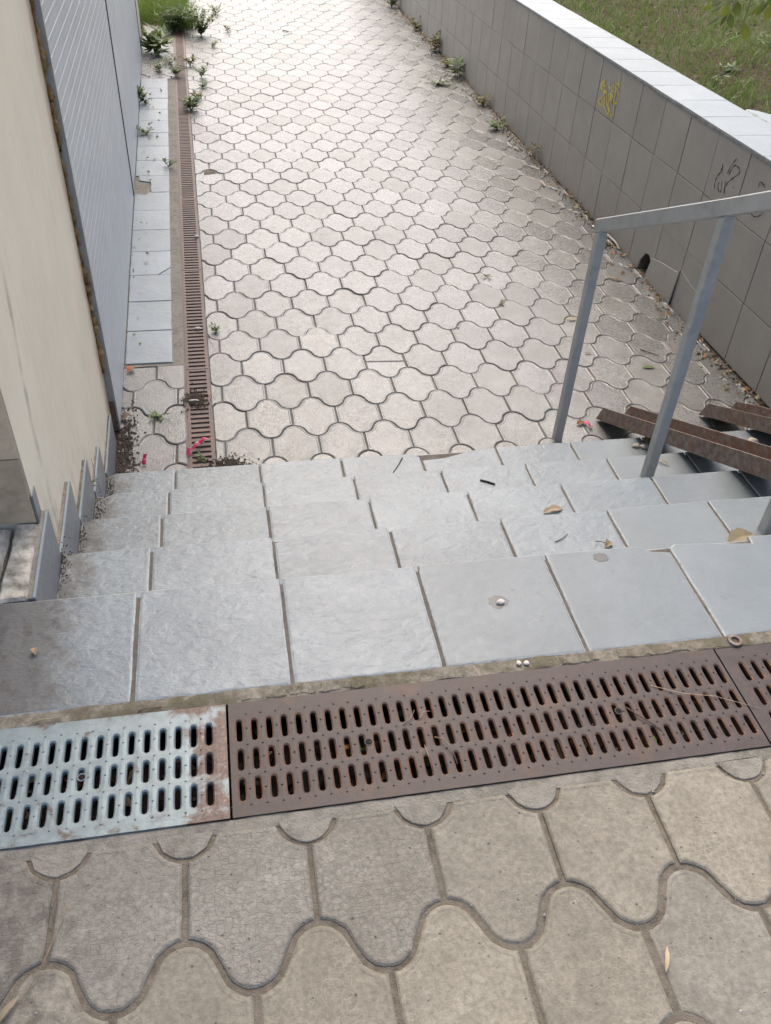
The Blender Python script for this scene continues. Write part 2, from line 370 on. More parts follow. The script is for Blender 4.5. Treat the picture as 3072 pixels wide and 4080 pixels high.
class MB:
    def __init__(s): s.V = []; s.F = []
    def add(s, V, F):
        k = len(s.V); s.V += [tuple(v) for v in V]; s.F += [tuple(i + k for i in f) for f in F]; return s
    def box(s, x0, x1, y0, y1, z0, z1):
        V = [(x, y, z) for z in (z0, z1) for y in (y0, y1) for x in (x0, x1)]
        return s.add(V, [(0, 2, 3, 1), (4, 5, 7, 6), (0, 1, 5, 4), (2, 6, 7, 3), (0, 4, 6, 2), (1, 3, 7, 5)])
    def prism(s, poly, z0, z1):
        n = len(poly)
        V = [(x, y, z0) for x, y in poly] + [(x, y, z1) for x, y in poly]
        return s.add(V, [tuple(range(n - 1, -1, -1)), tuple(range(n, 2 * n))] + [(i, (i + 1) % n, n + (i + 1) % n, n + i) for i in range(n)])
    def tube(s, pts, rad, n=6, flat=1.0):
        pts = [Vector(p) for p in pts]; base = len(s.V); R = rad if isinstance(rad, (list, tuple)) else [rad] * len(pts)
        up = Vector((0.13, 0.21, 0.97))
        for i, p in enumerate(pts):
            d = (pts[min(i + 1, len(pts) - 1)] - pts[max(i - 1, 0)]).normalized()
            a = d.cross(up).normalized(); b = a.cross(d)
            for k in range(n):
                t = 2 * PI * k / n
                s.V.append(tuple(p + (a * math.cos(t) + b * math.sin(t) * flat) * R[i]))
        for i in range(len(pts) - 1):
            for k in range(n):
                s.F.append((base + i * n + k, base + i * n + (k + 1) % n, base + (i + 1) * n + (k + 1) % n, base + (i + 1) * n + k))
        s.F.append(tuple(base + k for k in range(n))[::-1]); e = base + (len(pts) - 1) * n
        s.F.append(tuple(e + k for k in range(n)))
        return s
    def ob(s, name, mat, parent=None, smooth=False, **k): return ob(name, mesh(name, s.V, s.F, mat, smooth), parent, **k)
def box(name, x0, x1, y0, y1, z0, z1, mat, parent=None): return MB().box(x0, x1, y0, y1, z0, z1).ob(name, mat, parent)

def inset(P, d):
    n = len(P); out = []
    for i in range(n):
        a = Vector(P[i - 1]); b = Vector(P[i]); c = Vector(P[(i + 1) % n])
        e1 = (b - a); e2 = (c - b)
        if e1.length < 1e-9: e1 = e2
        if e2.length < 1e-9: e2 = e1
        n1 = Vector((-e1.y, e1.x)).normalized(); n2 = Vector((-e2.y, e2.x)).normalized()
        m = n1 + n2
        if m.length < 1e-6: m = n1
        m.normalize(); k = d / max(0.45, m.dot(n1))
        out.append((b.x + m.x * k, b.y + m.y * k))
    return out
def clip(P, nx, ny, c):      # keep nx*x+ny*y <= c
    out = []
    for i in range(len(P)):
        a, b = P[i - 1], P[i]; da = nx * a[0] + ny * a[1] - c; db = nx * b[0] + ny * b[1] - c
        if (da <= 0) != (db <= 0):
            t = da / (da - db); out.append((a[0] + t * (b[0] - a[0]), a[1] + t * (b[1] - a[1])))
        if db <= 0: out.append(b)
    res = []
    for p in out:
        if not res or (abs(p[0] - res[-1][0]) + abs(p[1] - res[-1][1])) > 1e-5: res.append(p)
    return res
def area(P): return 0.5 * sum(P[i - 1][0] * P[i][1] - P[i][0] * P[i - 1][1] for i in range(len(P)))
def slab(P, z0, z1, rings):
    """P: CCW outline; rings: list of (inset, dz below z1) from the outside in; last one is filled."""
    n = len(P); V = [(x, y, z0) for x, y in P]; F = []
    for d, dz in rings:
        Q = P if d == 0 else inset(P, d)
        V += [(x, y, z1 - dz) for x, y in Q]
    for r in range(len(rings)):
        for i in range(n):
            j = (i + 1) % n; F.append((r * n + i, r * n + j, (r + 1) * n + j, (r + 1) * n + i))
    F.append(tuple(range(len(rings) * n, (len(rings) + 1) * n)))
    return V, F

def rag(P, amp, seed, step=.03):
    """roughen an outline"""
    rr = random.Random(seed); out = []
    for i in range(len(P)):
        a, b = P[i - 1], P[i]; L = math.hypot(b[0] - a[0], b[1] - a[1]); m = max(1, int(L / step))
        for k in range(m):
            t = k / m; out.append((a[0] + (b[0] - a[0]) * t + rr.uniform(-amp, amp), a[1] + (b[1] - a[1]) * t + rr.uniform(-amp, amp)))
    return out
# ------------------------------------------------------------------ paver shape
def paver_poly(W, S, A, seg):
    """outline CCW centred on x; y from -A (bottom bulge) to S+A (head); straight sides 0..S"""
    q = W / 4; h = A / 2; R = (q * q + h * h) / (2 * h)
    def wave(u):            # u in [-W/2, W/2]; 0 at the joint level, A at the head
        a = abs(u); si = h + h * math.cos(2 * PI * u / W)
        if a <= q: ci = h + math.sqrt(max(0, R * R - a * a)) - (R - h)
        else:
            a = W / 2 - a; ci = h - (math.sqrt(max(0, R * R - a * a)) - (R - h))
        return .15 * si + .85 * ci
    us = [-W / 2 + W * i / seg for i in range(seg + 1)]
    top = [(u, S + wave(u)) for u in reversed(us)]
    bot = [(u, -wave(u)) for u in us]
    return bot + top

# ================================================================== SETTING
# big ground sheet
MB().add([(-150, -150, -1.35), (150, -150, -1.35), (150, 250, -1.35), (-150, 250, -1.35)], [(0, 1, 2, 3)]).ob('ground', 'soil')['kind'] = 'structure'

# ------------------------------------------------------------------ lower path with pavers
PW, PS, PA, PP = 0.2195, 0.1450, 0.0953, 0.2403
path = MB().box(-0.30, 3.24, 1.30, 22.0, -1.2, LO - 0.0085).ob('path', 'joint'); path['kind'] = 'structure'
jl = None
GAP = 0.0019
full_hi = inset(paver_poly(PW, PS, PA, 14), GAP)
full_lo = inset(paver_poly(PW, PS, PA, 8), GAP)
RH = [(0, 0.004), (0.004, 0.0005), (0.009, 0.0), (0.0125, 0.0013)]
RL = [(0, 0.004), (0.006, 0.0)]
shared = []
for k in range(4):
    rr = random.Random(k)
    P = [(x + rr.uniform(-.0007, .0007), y + rr.uniform(-.0007, .0007)) for x, y in full_hi]
    V, F = slab(P, -0.05, 0, RH); shared.append(mesh('paver', V, F, 'paver'))
def clip_region(P, region):
    for c in region:
        P = clip(P, *c)
        if len(P) < 3: return None
    return P
# main field: between the drain and the wall
g = 0.124
main_region = [(-1, -0.0185, -(0.236 + 0.0185 * 1.63 + g)), (1, 0, WX - 0.012), (0, -1, -1.402)]
strip1 = [(1, 0.0185, 0.236 + 0.0185 * 1.63 - 0.004), (-1, -0.024, 0.030 + 0.012), (0, -1, -1.402), (0, 1, 2.505)]
strip2 = [(1, 0.0185, 0.236 + 0.0185 * 1.63 - 0.004), (-1, -0.024, 0.030 + 0.012), (0, -1, -8.19), (0, 1, 10.65)]
cells = []
for n in range(-3, 84):
    y = 1.889 + PP * n; xo = 0.732 if n % 2 == 0 else 0.732 - PW / 2
    for k in range(-7, 14):
        cells.append((xo + PW * (k + 0.5), y))
placed = []
for (cx, cy) in cells:
    regs = [main_region] if cx > 0.04 else []
    if cx < 0.42: regs += [strip1, strip2]
    for reg in regs:
        P0 = [(cx + x, cy + y) for x, y in (full_hi if cy < 6 else full_lo)]
        P = clip_region(P0, reg)
        if P is None or area(P) < 0.0009: continue
        placed.append((cy, cx, P, abs(area(P) - area(P0)) < 1e-6))
placed.sort(key=lambda a: a[0])
far = MB(); cnt = 0
for cy, cx, P, whole in placed:
    dz = random.uniform(-.0022, .0018); tx = random.gauss(0, .006); ty = random.gauss(0, .006)
    if cnt < 300 and cy < 9 and (whole or area(P) > 0.006):
        if whole and abs(cx - 1.25) < PW / 2 and cy - .05 < 2.44 < cy + PS + .05 and abs(cy + PS / 2 - 2.44) < .12:
            for sg in (1, -1):      # a paver broken across
                H = clip(P, -.06 * sg, -sg, -sg * (cy + PS / 2 + .06 * cx) - .0016 - .075 * 0)
                if len(H) < 3: continue
                H = rag(H, .0006, sg + 5, .02); cxx = sum(p[0] for p in H) / len(H); cyy = sum(p[1] for p in H) / len(H)
                V, F = slab([(x - cxx, y - cyy) for x, y in H], -0.05, 0, RL)
                ob('paver', mesh('paver', V, F, 'paver'), path, (cxx, cyy, LO + dz - .0006), (tx + .01 * sg, ty, 0))
        elif whole:
            flip = random.random() < .5
            o = ob('paver', random.choice(shared), path, (cx, cy + (PS if flip else 0), LO + dz), (tx, ty, (PI if flip else 0) + random.gauss(0, .006)))
        else:
            cxx = sum(p[0] for p in P) / len(P); cyy = sum(p[1] for p in P) / len(P)
            V, F = slab([(x - cxx, y - cyy) for x, y in P], -0.05, 0, RL)
            o = ob('paver', mesh('paver', V, F, 'paver'), path, (cxx, cyy, LO + dz), (tx, ty, 0))
        cnt += 1
    else:
        V, F = slab(P, LO - 0.05, LO + dz, RL)
        V = [(x, y, z + (ty * (cx - x) * .6 + tx * (y - cy) * .6 if z > LO - .03 else 0)) for x, y, z in V]
        far.add(V, F)
fo = far.ob('far_pavers', 'paver', path); fo['kind'] = 'stuff'

# apron of pale tiles along the building
apron = MB().prism([(mpx(2.51) - .02, 2.508), (drx(2.51) - .004, 2.508), (drx(8.18) - .004, 8.18), (mpx(8.18) - .02, 8.18)], -1.0, LO - 0.001).ob('apron_bed', 'concrete'); apron['kind'] = 'structure'
ay = 2.530
def poly_tile(name, P, z0, z1, mat, parent, rings=((0, .0025), (.0025, 0)), loc=None):
    cx = sum(p[0] for p in P) / len(P); cy = sum(p[1] for p in P) / len(P)
    V, F = slab([(x - cx, y - cy) for x, y in P], z0 - z1, 0, list(rings))
    return ob(name, mesh(name, V, F, mat), parent, (cx, cy, z1))
def ar(y): return 0.155 - 0.0205 * (y - 2.55)
for i in range(16):
    y0 = ay + .352 * i + .002; y1 = y0 + .348
    l0, l1 = mpx(y0) + .004, mpx(y1) + .004
    P = [(l0, y0), (ar(y0), y0), (ar(y1), y1), (l1, y1)]
    if i == 7:   # the broken tile: its inner half is gone
        P = [(l0 + .115, y0), (ar(y0), y0), (ar(y1), y1), (l1 + .02, y1), (l1 + .03, y1 - .10), (l1 + .12, y1 - .14)]
        P = rag(P, .003, 3)
    elif i == 6:
        P = [(l0, y0), (ar(y0), y0), (ar(y1), y1), (l1 + .10, y1), (l1 + .08, y1 - .05), (l1, y1 - .02)]
    else:
        P = rag(P, .0012, i, .08)
    z = LO + .008 + random.uniform(-.002, .002)
    if i == 3:   # cracked corner
        A = clip(P, 0.8, -0.6, 0.8 * .09 - 0.6 * (y0 + .05)); B = clip(P, -0.8, 0.6, -(0.8 * .096 - 0.6 * (y0 + .05)))
        for Q in (A, B):
            if len(Q) > 2: poly_tile('tile', Q, LO - .01, z, 'apron', apron); z -= .0015
    else:
        poly_tile('tile', P, LO - .01, z, 'apron', apron)

# lower drain: concrete edges and trough
dc = thing('drain_channel', 'narrow concrete drain channel running beside the metal clad building', 'drain', loc=(0.3, 1.45, LO))
def along(name, xa, xb, z0, z1, mat, y0=1.40, y1=10.9, parent=dc):
    m = MB(); m.prism([(drx(y0) + xa, y0), (drx(y0) + xb, y0), (drx(y1) + xb, y1), (drx(y1) + xa, y1)], z0 - LO, z1 - LO)
    m.V = [(x - .3, y - 1.45, z) for x, y, z in m.V]
    return m.ob(name, mat, parent)
along('trough_floor', -.002, .122, LO - .075, LO - .045, 'dark')  # floor coloured black to paint the shade under the grates
along('side_edge', -.010, .003, LO - .08, LO - .0025, 'grate_low')
along('side_edge', .118, .1235, LO - .08, LO - .0025, 'grate_low')
m = MB()
def grate_low(L, n_seed):
    m = MB(); W = .115; x0, x1 = .014, .101; t = .010
    m.box(0, x0, 0, L, -t, 0); m.box(x1, W, 0, L, -t, 0)
    p = .0393; k = int(L / p); y = 0
    for i in range(k + 1):
        a = i * p; b = min(L, a + .0215)
        m.box(x0, x1, a, b, -t, -.0008)
    return mesh('drain_grate', m.V, m.F, 'grate_low')
gl = grate_low(1.195, 0)
names = ['nearest the steps', 'second from the steps', 'third from the steps', 'fourth from the steps', 'fifth from the steps', 'sixth from the steps', 'seventh, just before the weeds cover it', 'last one, buried in grass']
for i in range(8):
    y = 1.255 + 1.2 * i
    o = ob('drain_grate', gl, None, (drx(y) + .004, y, LO + .001 + random.uniform(-.001, .001)), (0, random.gauss(0, .003), math.atan(.0185)))
    tag(o, 'narrow brown iron drain grate with cross slots, ' + names[i], 'drain grate', 'narrow grates along the building')

# ------------------------------------------------------------------ steps
steps = thing('stairs', 'five grey tiled steps going down from the paved landing to the path', 'stairs')
XR = WX - .004
def chip(P, pts): return P
tile_alt = {}
for k in range(5):
    yn, zt = k * TR, -k * RS
    xl = skx(yn - .16) if k else -.75
    st = MB()
    yb = yn - TR - (.02 if k == 0 else .0)
    if k == 0: st.box(-.78, XR, -.352, -.018, -1.2, zt - .0042)
    else: st.box(xl - .03, XR, yb - .016, yn - .018, -1.2, zt - .0042)
    so = st.ob('step', 'grout', steps)
    i = -4
    while True:
        xa = X0 + TP * i; xb = xa + TP; i += 1
        if xb < xl + .03: continue
        if xa > XR - .03: break
        gp = random.uniform(.0035, .0052)
        a = max(xa + gp, xl + .002); b = min(xb - gp, XR - .003)
        y0, y1 = yn - .3335, yn
        P = [(a, y0), (b, y0), (b, y1), (a, y1)]
        ii = i - 1
        if (k, ii) == (0, 3): P = [(a, y0), (b, y0), (b, y1 - .035), (b - .045, y1 - .028), (b - .075, y1 - .006), (b - .10, y1), (a, y1)]
        elif (k, ii) == (0, 4): P = [(a, y0), (b, y0), (b, y1 - .001), (b - .10, y1 - .002), (b - .102, y1 - .028), (b - .16, y1 - .022), (a + .02, y1 - .004), (a, y1 - .016)]
        elif (k, ii) == (1, 0): P = [(a, y0), (b, y0), (b, y1), (a, y1)]
        elif (k, ii) == (1, 1): P = [(a, y0), (b, y0), (b, y1), (a + .05, y1 - .008), (a, y1 - .026)]
        elif (k, ii) == (1, 2): P = [(a, y0), (b, y0), (b, y1 - .004), (b - .12, y1 - .001), (a + .04, y1 - .005), (a, y1 - .013)]
        elif (k, ii) == (1, 3): P = [(a, y0), (b, y0), (b, y1 - .012), (b - .05, y1 - .002), (a, y1)]
        elif (k, ii) == (4, 2): P = [(a, y0), (b, y0), (b, y1 - .03), (b - .03, y1 - .004), (a, y1)]
        elif (k, ii) == (4, 3): P = [(a, y0), (b, y0), (b, y1 - .005), (b - .1, y1 - .012), (a + .1, y1 - .05), (a, y1 - .058)]
        elif (k, ii) == (4, -1): P = [(a, y0), (b, y0), (b, y1), (a + .03, y1)  , (a + .004, y1 - .02)]
        elif (k, ii) == (3, -1): P = [(a, y0), (b, y0), (b, y1), (a + .07, y1), (a + .03, y1 - .02), (a, y1 - .045)]
        elif (k, ii) == (2, -1): P = [(a, y0), (b, y0), (b, y1), (a + .04, y1), (a, y1 - .01)]
        P = rag(P, .0009, k * 50 + ii, .06)
        flat = (k == 0 and ii >= 2) or (k == 1 and ii >= 4) or (k >= 2 and ii >= 5)
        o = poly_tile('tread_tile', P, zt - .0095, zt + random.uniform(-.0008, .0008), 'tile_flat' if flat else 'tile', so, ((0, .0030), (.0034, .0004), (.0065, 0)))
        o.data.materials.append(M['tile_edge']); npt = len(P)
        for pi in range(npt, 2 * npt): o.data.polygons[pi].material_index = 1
        o.rotation_euler = (random.gauss(0, .0018), random.gauss(0, .0022), 0)
        # riser tile below the nosing
        rz1, rz0 = zt - .0105, -(k + 1) * RS - .012
        ra = max(a, skx(yn) + .004)
        if rb_ok := (b - ra > .03):
            rm = MB().box(ra - (ra + b) / 2, b - (ra + b) / 2, -.005, .005, rz0 - rz1, 0)
            rm.ob('riser_tile', 'riser', so, loc=((ra + b) / 2, yn - .0125, rz1))
# crumbling mortar strip between the landing and the grate
def rough_sheet(name, x0, x1, y0, y1, z, nx, ny, amp, mat, parent=None, seed=0, edge=0.0):
    V = []; F = []
    for j in range(ny + 1):
        for i in range(nx + 1):
            x = x0 + (x1 - x0) * i / nx; y = y0 + (y1 - y0) * j / ny
            h = mnoise.fractal(Vector((x * 22 + seed, y * 22, seed)), 1.0, 2.0, 4) * amp
            ee = min(j, ny - j) / max(1, ny) * 2
            V.append((x + mnoise.noise(Vector((x * 40, y * 40, 3 + seed))) * edge * .3, y + (mnoise.noise(Vector((x * 14, y * 14, 7 + seed))) * edge), z + h - (1 - min(1, ee * 2)) * amp * .7))
    for j in range(ny):
        for i in range(nx):
            a = j * (nx + 1) + i; F.append((a, a + 1, a + nx + 2, a + nx + 1))
    return ob(name, mesh(name, V, F, mat, True), parent)
rough_sheet('mortar_strip', -.78, XR, -.3665, -.3325, -.0002, 260, 6, .0018, 'mortar', steps, 2, .004)
# some loose plates of the cracked mortar
for i, (x, w) in enumerate([(.43, .05), (.485, .045), (.535, .06), (.60, .045), (.655, .05), (1.16, .09), (1.30, .07), (1.36, .12), (1.50, .10)]):
    P = rag([(x, -.364), (x + w, -.364), (x + w - .006, -.338), (x + .004, -.340)], .0035, i + 60, .012)
    poly_tile('mortar_flake', P, -.012, .0012 + random.uniform(-.001, .001), 'mortar', steps, ((0, .002), (.002, 0)))

jl = rough_sheet('joint_filling', drx(1.4) + .12, WX, 1.35, 21.9, LO - .0054, 60, 420, .0012, 'joint', path, 14, .0); jl['kind'] = 'stuff'
# ------------------------------------------------------------------ upper drain: trough and three grates
tr = MB()
tr.box(-1.2, XR, -.640, -.362, -.30, -.085)
tr.box(-1.2, XR, -.652, -.6375, -.30, -.012)
rough_sheet('drain_edge', -1.2, XR, -.664, -.6372, -.0035, 300, 5, .0018, 'concrete', None, 5, .002)['kind'] = 'structure'
tr.box(-1.2, XR, -.366, -.352, -.30, -.010)
tro = tr.ob('drain_trough', 'trough'); tag(tro, 'wide concrete drain trough crossing in front of the top step', 'drain')
SLX0, SLP = .485, .0313
def stad(dx, dy, hw, hy, n=0):
    lo, hi = 0, 1.0
    L = math.hypot(dx, dy); dx /= L; dy /= L; hs = hy - hw; lo, hi = 0, .2
    for _ in range(26):
        m = (lo + hi) / 2; x = dx * m; y = dy * m
        d = math.hypot(x, max(0, abs(y) - hs))
        if d < hw: lo = m
        else: hi = m
    return dx * lo, dy * lo
def make_grate(x0, x1, mat, edge_gap=.002):
    m = MB(); y0, y1 = -.6365, -.3675
    k0 = math.ceil((x0 + .012 - SLX0) / SLP); k1 = math.floor((x1 - .012 - SLX0) / SLP)
    rows = [(-.4385, .0265), (-.5095, .0245), (-.5775, .0248)]
    yb = [-.5435 - .0682 / 1 + .0682 * 0, 0, 0]
    bounds = [-.6115, -.5435, -.4740, -.4030]
    xa = SLX0 + SLP * (k0 - .5); xb = SLX0 + SLP * (k1 + .5)
    for ri, (cy, hy) in enumerate(rows):
        ylo, yhi = bounds[2 - ri], bounds[3 - ri]
        for k in range(k0, k1 + 1):
            cx = SLX0 + SLP * k; hp = SLP / 2
            per = []
            for t in np.linspace(-hp, hp, 5)[:-1]: per.append((t, ylo - cy))
            for t in np.linspace(ylo - cy, yhi - cy, 9)[:-1]: per.append((hp, t))
            for t in np.linspace(hp, -hp, 5)[:-1]: per.append((t, yhi - cy))
            for t in np.linspace(yhi - cy, ylo - cy, 9)[:-1]: per.append((-hp, t))
            n = len(per)
            sb = [stad(px, py, .0088, hy + .0028) for px, py in per]
            ss = [stad(px, py, .0059, hy) for px, py in per]
            V = [(cx + a, cy + b, 0) for a, b in per] + [(cx + a, cy + b, -.0004) for a, b in sb] + [(cx + a, cy + b, -.0034) for a, b in ss] + [(cx + a, cy + b, -.013) for a, b in ss]
            F = []
            for r in range(3):
                for i in range(n):
                    j = (i + 1) % n; F.append((r * n + i, r * n + j, (r + 1) * n + j, (r + 1) * n + i))
            m.add(V, F)
    m.ncell = len(m.F) // 72
    def q(a, b, c, d): m.add([(a, c, 0), (b, c, 0), (b, d, 0), (a, d, 0)], [(0, 1, 2, 3)])
    q(x0, x1, y0, bounds[0]); q(x0, x1, bounds[3], y1); q(x0, xa, bounds[0], bounds[3]); q(xb, x1, bounds[0], bounds[3])
    for (a, b) in (((x0, y0), (x1, y0)), ((x1, y0), (x1, y1)), ((x1, y1), (x0, y1)), ((x0, y1), (x0, y0))):
        m.add([(a[0], a[1], 0), (a[0], a[1], -.02), (b[0], b[1], -.02), (b[0], b[1], 0)], [(0, 1, 2, 3)])
    st = MB()
    for k in range(k0, k1):
        cx = SLX0 + SLP * (k + .5)
        for yy in (-.3985, -.4345, -.4745, -.5065, -.5435, -.5775, -.6125):
            r = .0025; V = [(cx + r * math.cos(a), yy + r * math.sin(a), 0) for a in [i * PI / 3 for i in range(6)]] + [(cx + r * .55 * math.cos(a), yy + r * .55 * math.sin(a),   .0021) for a in [i * PI / 3 for i in range(6)]]
            st.add(V, [(i, (i + 1) % 6, 6 + (i + 1) % 6, 6 + i) for i in range(6)] + [tuple(range(6, 12))])
    cx = (x0 + x1) / 2
    return m, st
def place_grate(x0, x1, mat, label, dz, holes, tilt):
    m, st = make_grate(x0, x1, mat)
    cx = (x0 + x1) / 2
    g = thing('drain_grate', label, 'drain grate', 'slotted grates of the wide drain', (cx, -.502, dz))
    sh = lambda mm: [(x - cx, y + .502, z) for x, y, z in mm.V]
    m.V = sh(m); st.V = sh(st)
    po = m.ob('plate', mat, g)
    if mat == 'grate_mid':
        po.data.materials.append(M['grate_rim']); nc = m.ncell
        for c in range(nc):
            for pi in range(c * 72 + 24, c * 72 + 48): po.data.polygons[pi].material_index = 1
    s = st.ob('stud', mat, g); s['kind'] = 'stuff'
    for hx in holes:
        b = MB(); n = 14
        for r, z in ((.0092, .0002), (.0086, .0009), (.0074, .0009), (.0064, .0003)):
            b.V += [(hx - cx + r * math.cos(2 * PI * i / n), -.5055 + .502 + r * math.sin(2 * PI * i / n), z) for i in range(n)]
        for r in range(3): b.F += [(r * n + i, r * n + (i + 1) % n, (r + 1) * n + (i + 1) % n, (r + 1) * n + i) for i in range(n)]
        co = b.ob('bolt_collar', mat, g)
        d = MB(); d.V = [(hx - cx + .0069 * math.cos(2 * PI * i / n), -.0035 + .0069 * math.sin(2 * PI * i / n), .0006) for i in range(n)]; d.F = [tuple(range(n))]
        d.ob('bolt_hole_shade', 'dark', g)  # flat black disc painting the dark of a hole that is not modelled
    g.rotation_euler = tilt
    return g
place_grate(-.72, .3965, 'grate_gal', 'blue grey galvanised drain grate with rust patches at its right end', .001, [.112], (0, .001, 0))
place_grate(.4015, 1.5335, 'grate_mid', 'long rusty brown slotted drain grate in the middle of the landing', .0, [.686, 1.241], (0, 0, 0))
place_grate(1.539, 2.675, 'grate_mid', 'rusty drain grate at the right edge beyond the dark seam', -.001, [1.95], (.001, -.002, 0))
# leaf litter lying in the trough
def litter(name, n, xr, yr, zr, size, mats, kind_label=None, seed=1, tiltamp=.6, edge_bias=False, yfun=None):
    rr = np.random.default_rng(seed); V = []; F = []
    for i in range(n):
        x = rr.uniform(*xr); y = rr.uniform(*yr); z = rr.uniform(*zr)
        if edge_bias: x = xr[1] - abs(rr.normal(0, (xr[1] - xr[0]) * .42)); 
        L = size * rr.uniform(.35, 1.4); w = L * rr.uniform(.15, .7); a = rr.uniform(0, 2 * PI)
        dx, dy = math.cos(a), math.sin(a); t1, t2, t3 = rr.normal(0, tiltamp, 3) * L * .5
        k = len(V)
        V += [(x - dx * L / 2, y - dy * L / 2, z + t1), (x + dy * w / 2, y - dx * w / 2, z + t2 * .4), (x + dx * L / 2, y + dy * L / 2, z + t3), (x - dy * w / 2, y + dx * w / 2, z + abs(t2) * .3)]
        F += [(k, k + 1, k + 2), (k, k + 2, k + 3)]
    return ob(name, mesh(name, V, F, mats))
for nm, n, mt, sd in (('leaf_litter', 1500, 'litter', 1), ('leaf_litter', 90, 'dryo', 2), ('leaf_litter', 60, 'straw', 3)):
    o = litter(nm, n, (-.7, 1.9), (-.63, -.37), (-.083, -.05 if mt == 'litter' else -.045), .03 if mt != 'straw' else .05, mt, seed=sd)
    tag(o, {'litter': 'dark rotting leaf litter lying inside the wide drain', 'dryo': 'brown dead leaves caught below the slots of the wide drain', 'straw': 'pale straws lying under the wide drain grates'}[mt], 'leaf litter', kind='stuff')
o = litter('leaf_litter', 900, (.20, .36), (1.45, 10.5), (LO - .044, LO - .022), .025, 'litter', seed=5); tag(o, 'dark litter lying inside the narrow drain by the building', 'leaf litter', kind='stuff')

# ------------------------------------------------------------------ upper pavement
ub = MB().box(-1.2, XR + .2, -7.0, -.655, -.30, -.0095).ob('upper_pavement', 'joint_up'); ub['kind'] = 'structure'
jo = rough_sheet('joint_filling', -1.15, XR, -3.0, -.653, -.0054, 190, 130, .0012, 'joint_up', ub, 11, .0); jo['kind'] = 'stuff'
UW, US, UA = .2275, .148, .0975; UP = .2455
UR = [(0, .0040), (.0035, .0008), (.0065, 0), (.0095, .0), (.0115, .0006)]
base_up = paver_poly(UW, US, UA, 16)
fill_i = 0
for n in range(-1, 12):
    y = -.855 - UP * n; xo = .312 + (UW / 2 if n % 2 else 0)
    for k in range(-6, 13):
        cx = xo + UW * (k + .5)
        if n > 5 and not (-1.2 < cx < 3): continue
        P0 = [(cx + x, y + yy) for x, yy in base_up]
        P = clip(P0, 1, 0, XR - .01)
        P = clip(P, -1, 0, 1.15)
        if len(P) < 3: continue
        if n == -1:
            Q = clip(P, 0, -1, .664 + .0)       # keep y >= -.664 : hidden under the drain edge
            Q = clip([p for p in P], 0, 1, -.652)
            if len(Q) > 2 and area(Q) > .0004 and -.3 < cx < 2.3:
                Q = inset(Q, .0034)
                poly_tile('mortar_fill', rag(Q, .0012, 900 + k, .012), -.03, -.0022 + random.uniform(-.0012, .0006), 'concrete', ub, ((0, .0015), (.0015, 0)))
            continue
        P = clip(P, 0, 1, -.6585)
        if len(P) < 3 or area(P) < .001: continue
        P = inset(P, .0046 + random.uniform(0, .0016))
        rr = random.Random(n * 100 + k)
        P = [(x + rr.uniform(-.0008, .0008), yy + rr.uniform(-.0008, .0008)) for x, yy in P]
        cxx = sum(p[0] for p in P) / len(P); cyy = sum(p[1] for p in P) / len(P)
        V, F = slab([(x - cxx, yy - cyy) for x, yy in P], -.05, 0, UR)
        dzz = -.002 * n
        o = ob('paver', mesh('paver', V, F, 'paver_upd' if (cx < .72 and n == 0 and rr.random() < .9) else 'paver_up'), ub, (cxx, cyy, rr.uniform(-.0012, .0012) + max(-.002, dzz)), (rr.gauss(0, .005), rr.gauss(0, .005), rr.gauss(0, .005)))
pl_ = MB(); pl_.box(-9, 12, -20, -7.0, -1.2, -.006); pl_.box(-9, -1.2, -7.0, .25, -1.2, -.006); pl_.box(XR + .2 + .02, 12, -7.0, -1.05, -1.2, -.006)  # unseen pale paving, added to bounce light onto faces towards the camera
pl_.ob('bounce_paving', 'bounce_paving')['kind'] = 'structure'
# grit and small stones strewn on the near pavers
gr = MB(); rr = random.Random(5)
for i in range(420):
    x = rr.uniform(.0, 1.5); y = rr.uniform(-1.15, -.66); r = abs(rr.gauss(0, .0010)) + .0005
    if x < .55 and rr.random() < .6: continue
    V = [(x + r * rr.uniform(.6, 1.3) * math.cos(a), y + r * rr.uniform(.6, 1.3) * math.sin(a), -.0035) for a in [k * PI / 2.5 for k in range(5)]] + [(x, y, .0005 + r * .7)]
    gr.add(V, [(k, (k + 1) % 5, 5) for k in range(5)])
g_o = gr.ob('grit', 'white'); tag(g_o, 'pale sandy grit scattered over the near pavers', 'grit', kind='stuff')

# lichen covered slab and gap left of the steps
sl = thing('concrete_slab', 'lichen covered concrete slab end between the top step and the brown plinth', 'slab', loc=(-.1, .15, 0))
def off(m, o): m.V = [(x - o[0], y - o[1], z - o[2]) for x, y, z in m.V]; return m
V, F = slab(rag([(-.128, .004), (-.057, .006), (-.066, .284), (-.122, .289)], .002, 4, .03), -.25, 0.004, [(0, .008), (.006, 0)])
off(MB().add(V, F), (-.1, .15, 0)).ob('slab', 'moss', sl)
V, F = slab(rag([(-.30, .004), (-.139, .006), (-.136, .283), (-.30, .289)], .002, 8, .03), -.25, -.004, [(0, .01), (.01, 0)])
off(MB().add(V, F), (-.1, .15, 0)).ob('slab', 'moss', sl)
MB().box(-1.2, -.06, -.02, .33, -1.0, -.05).ob('fill_earth', 'soil')['kind'] = 'structure'

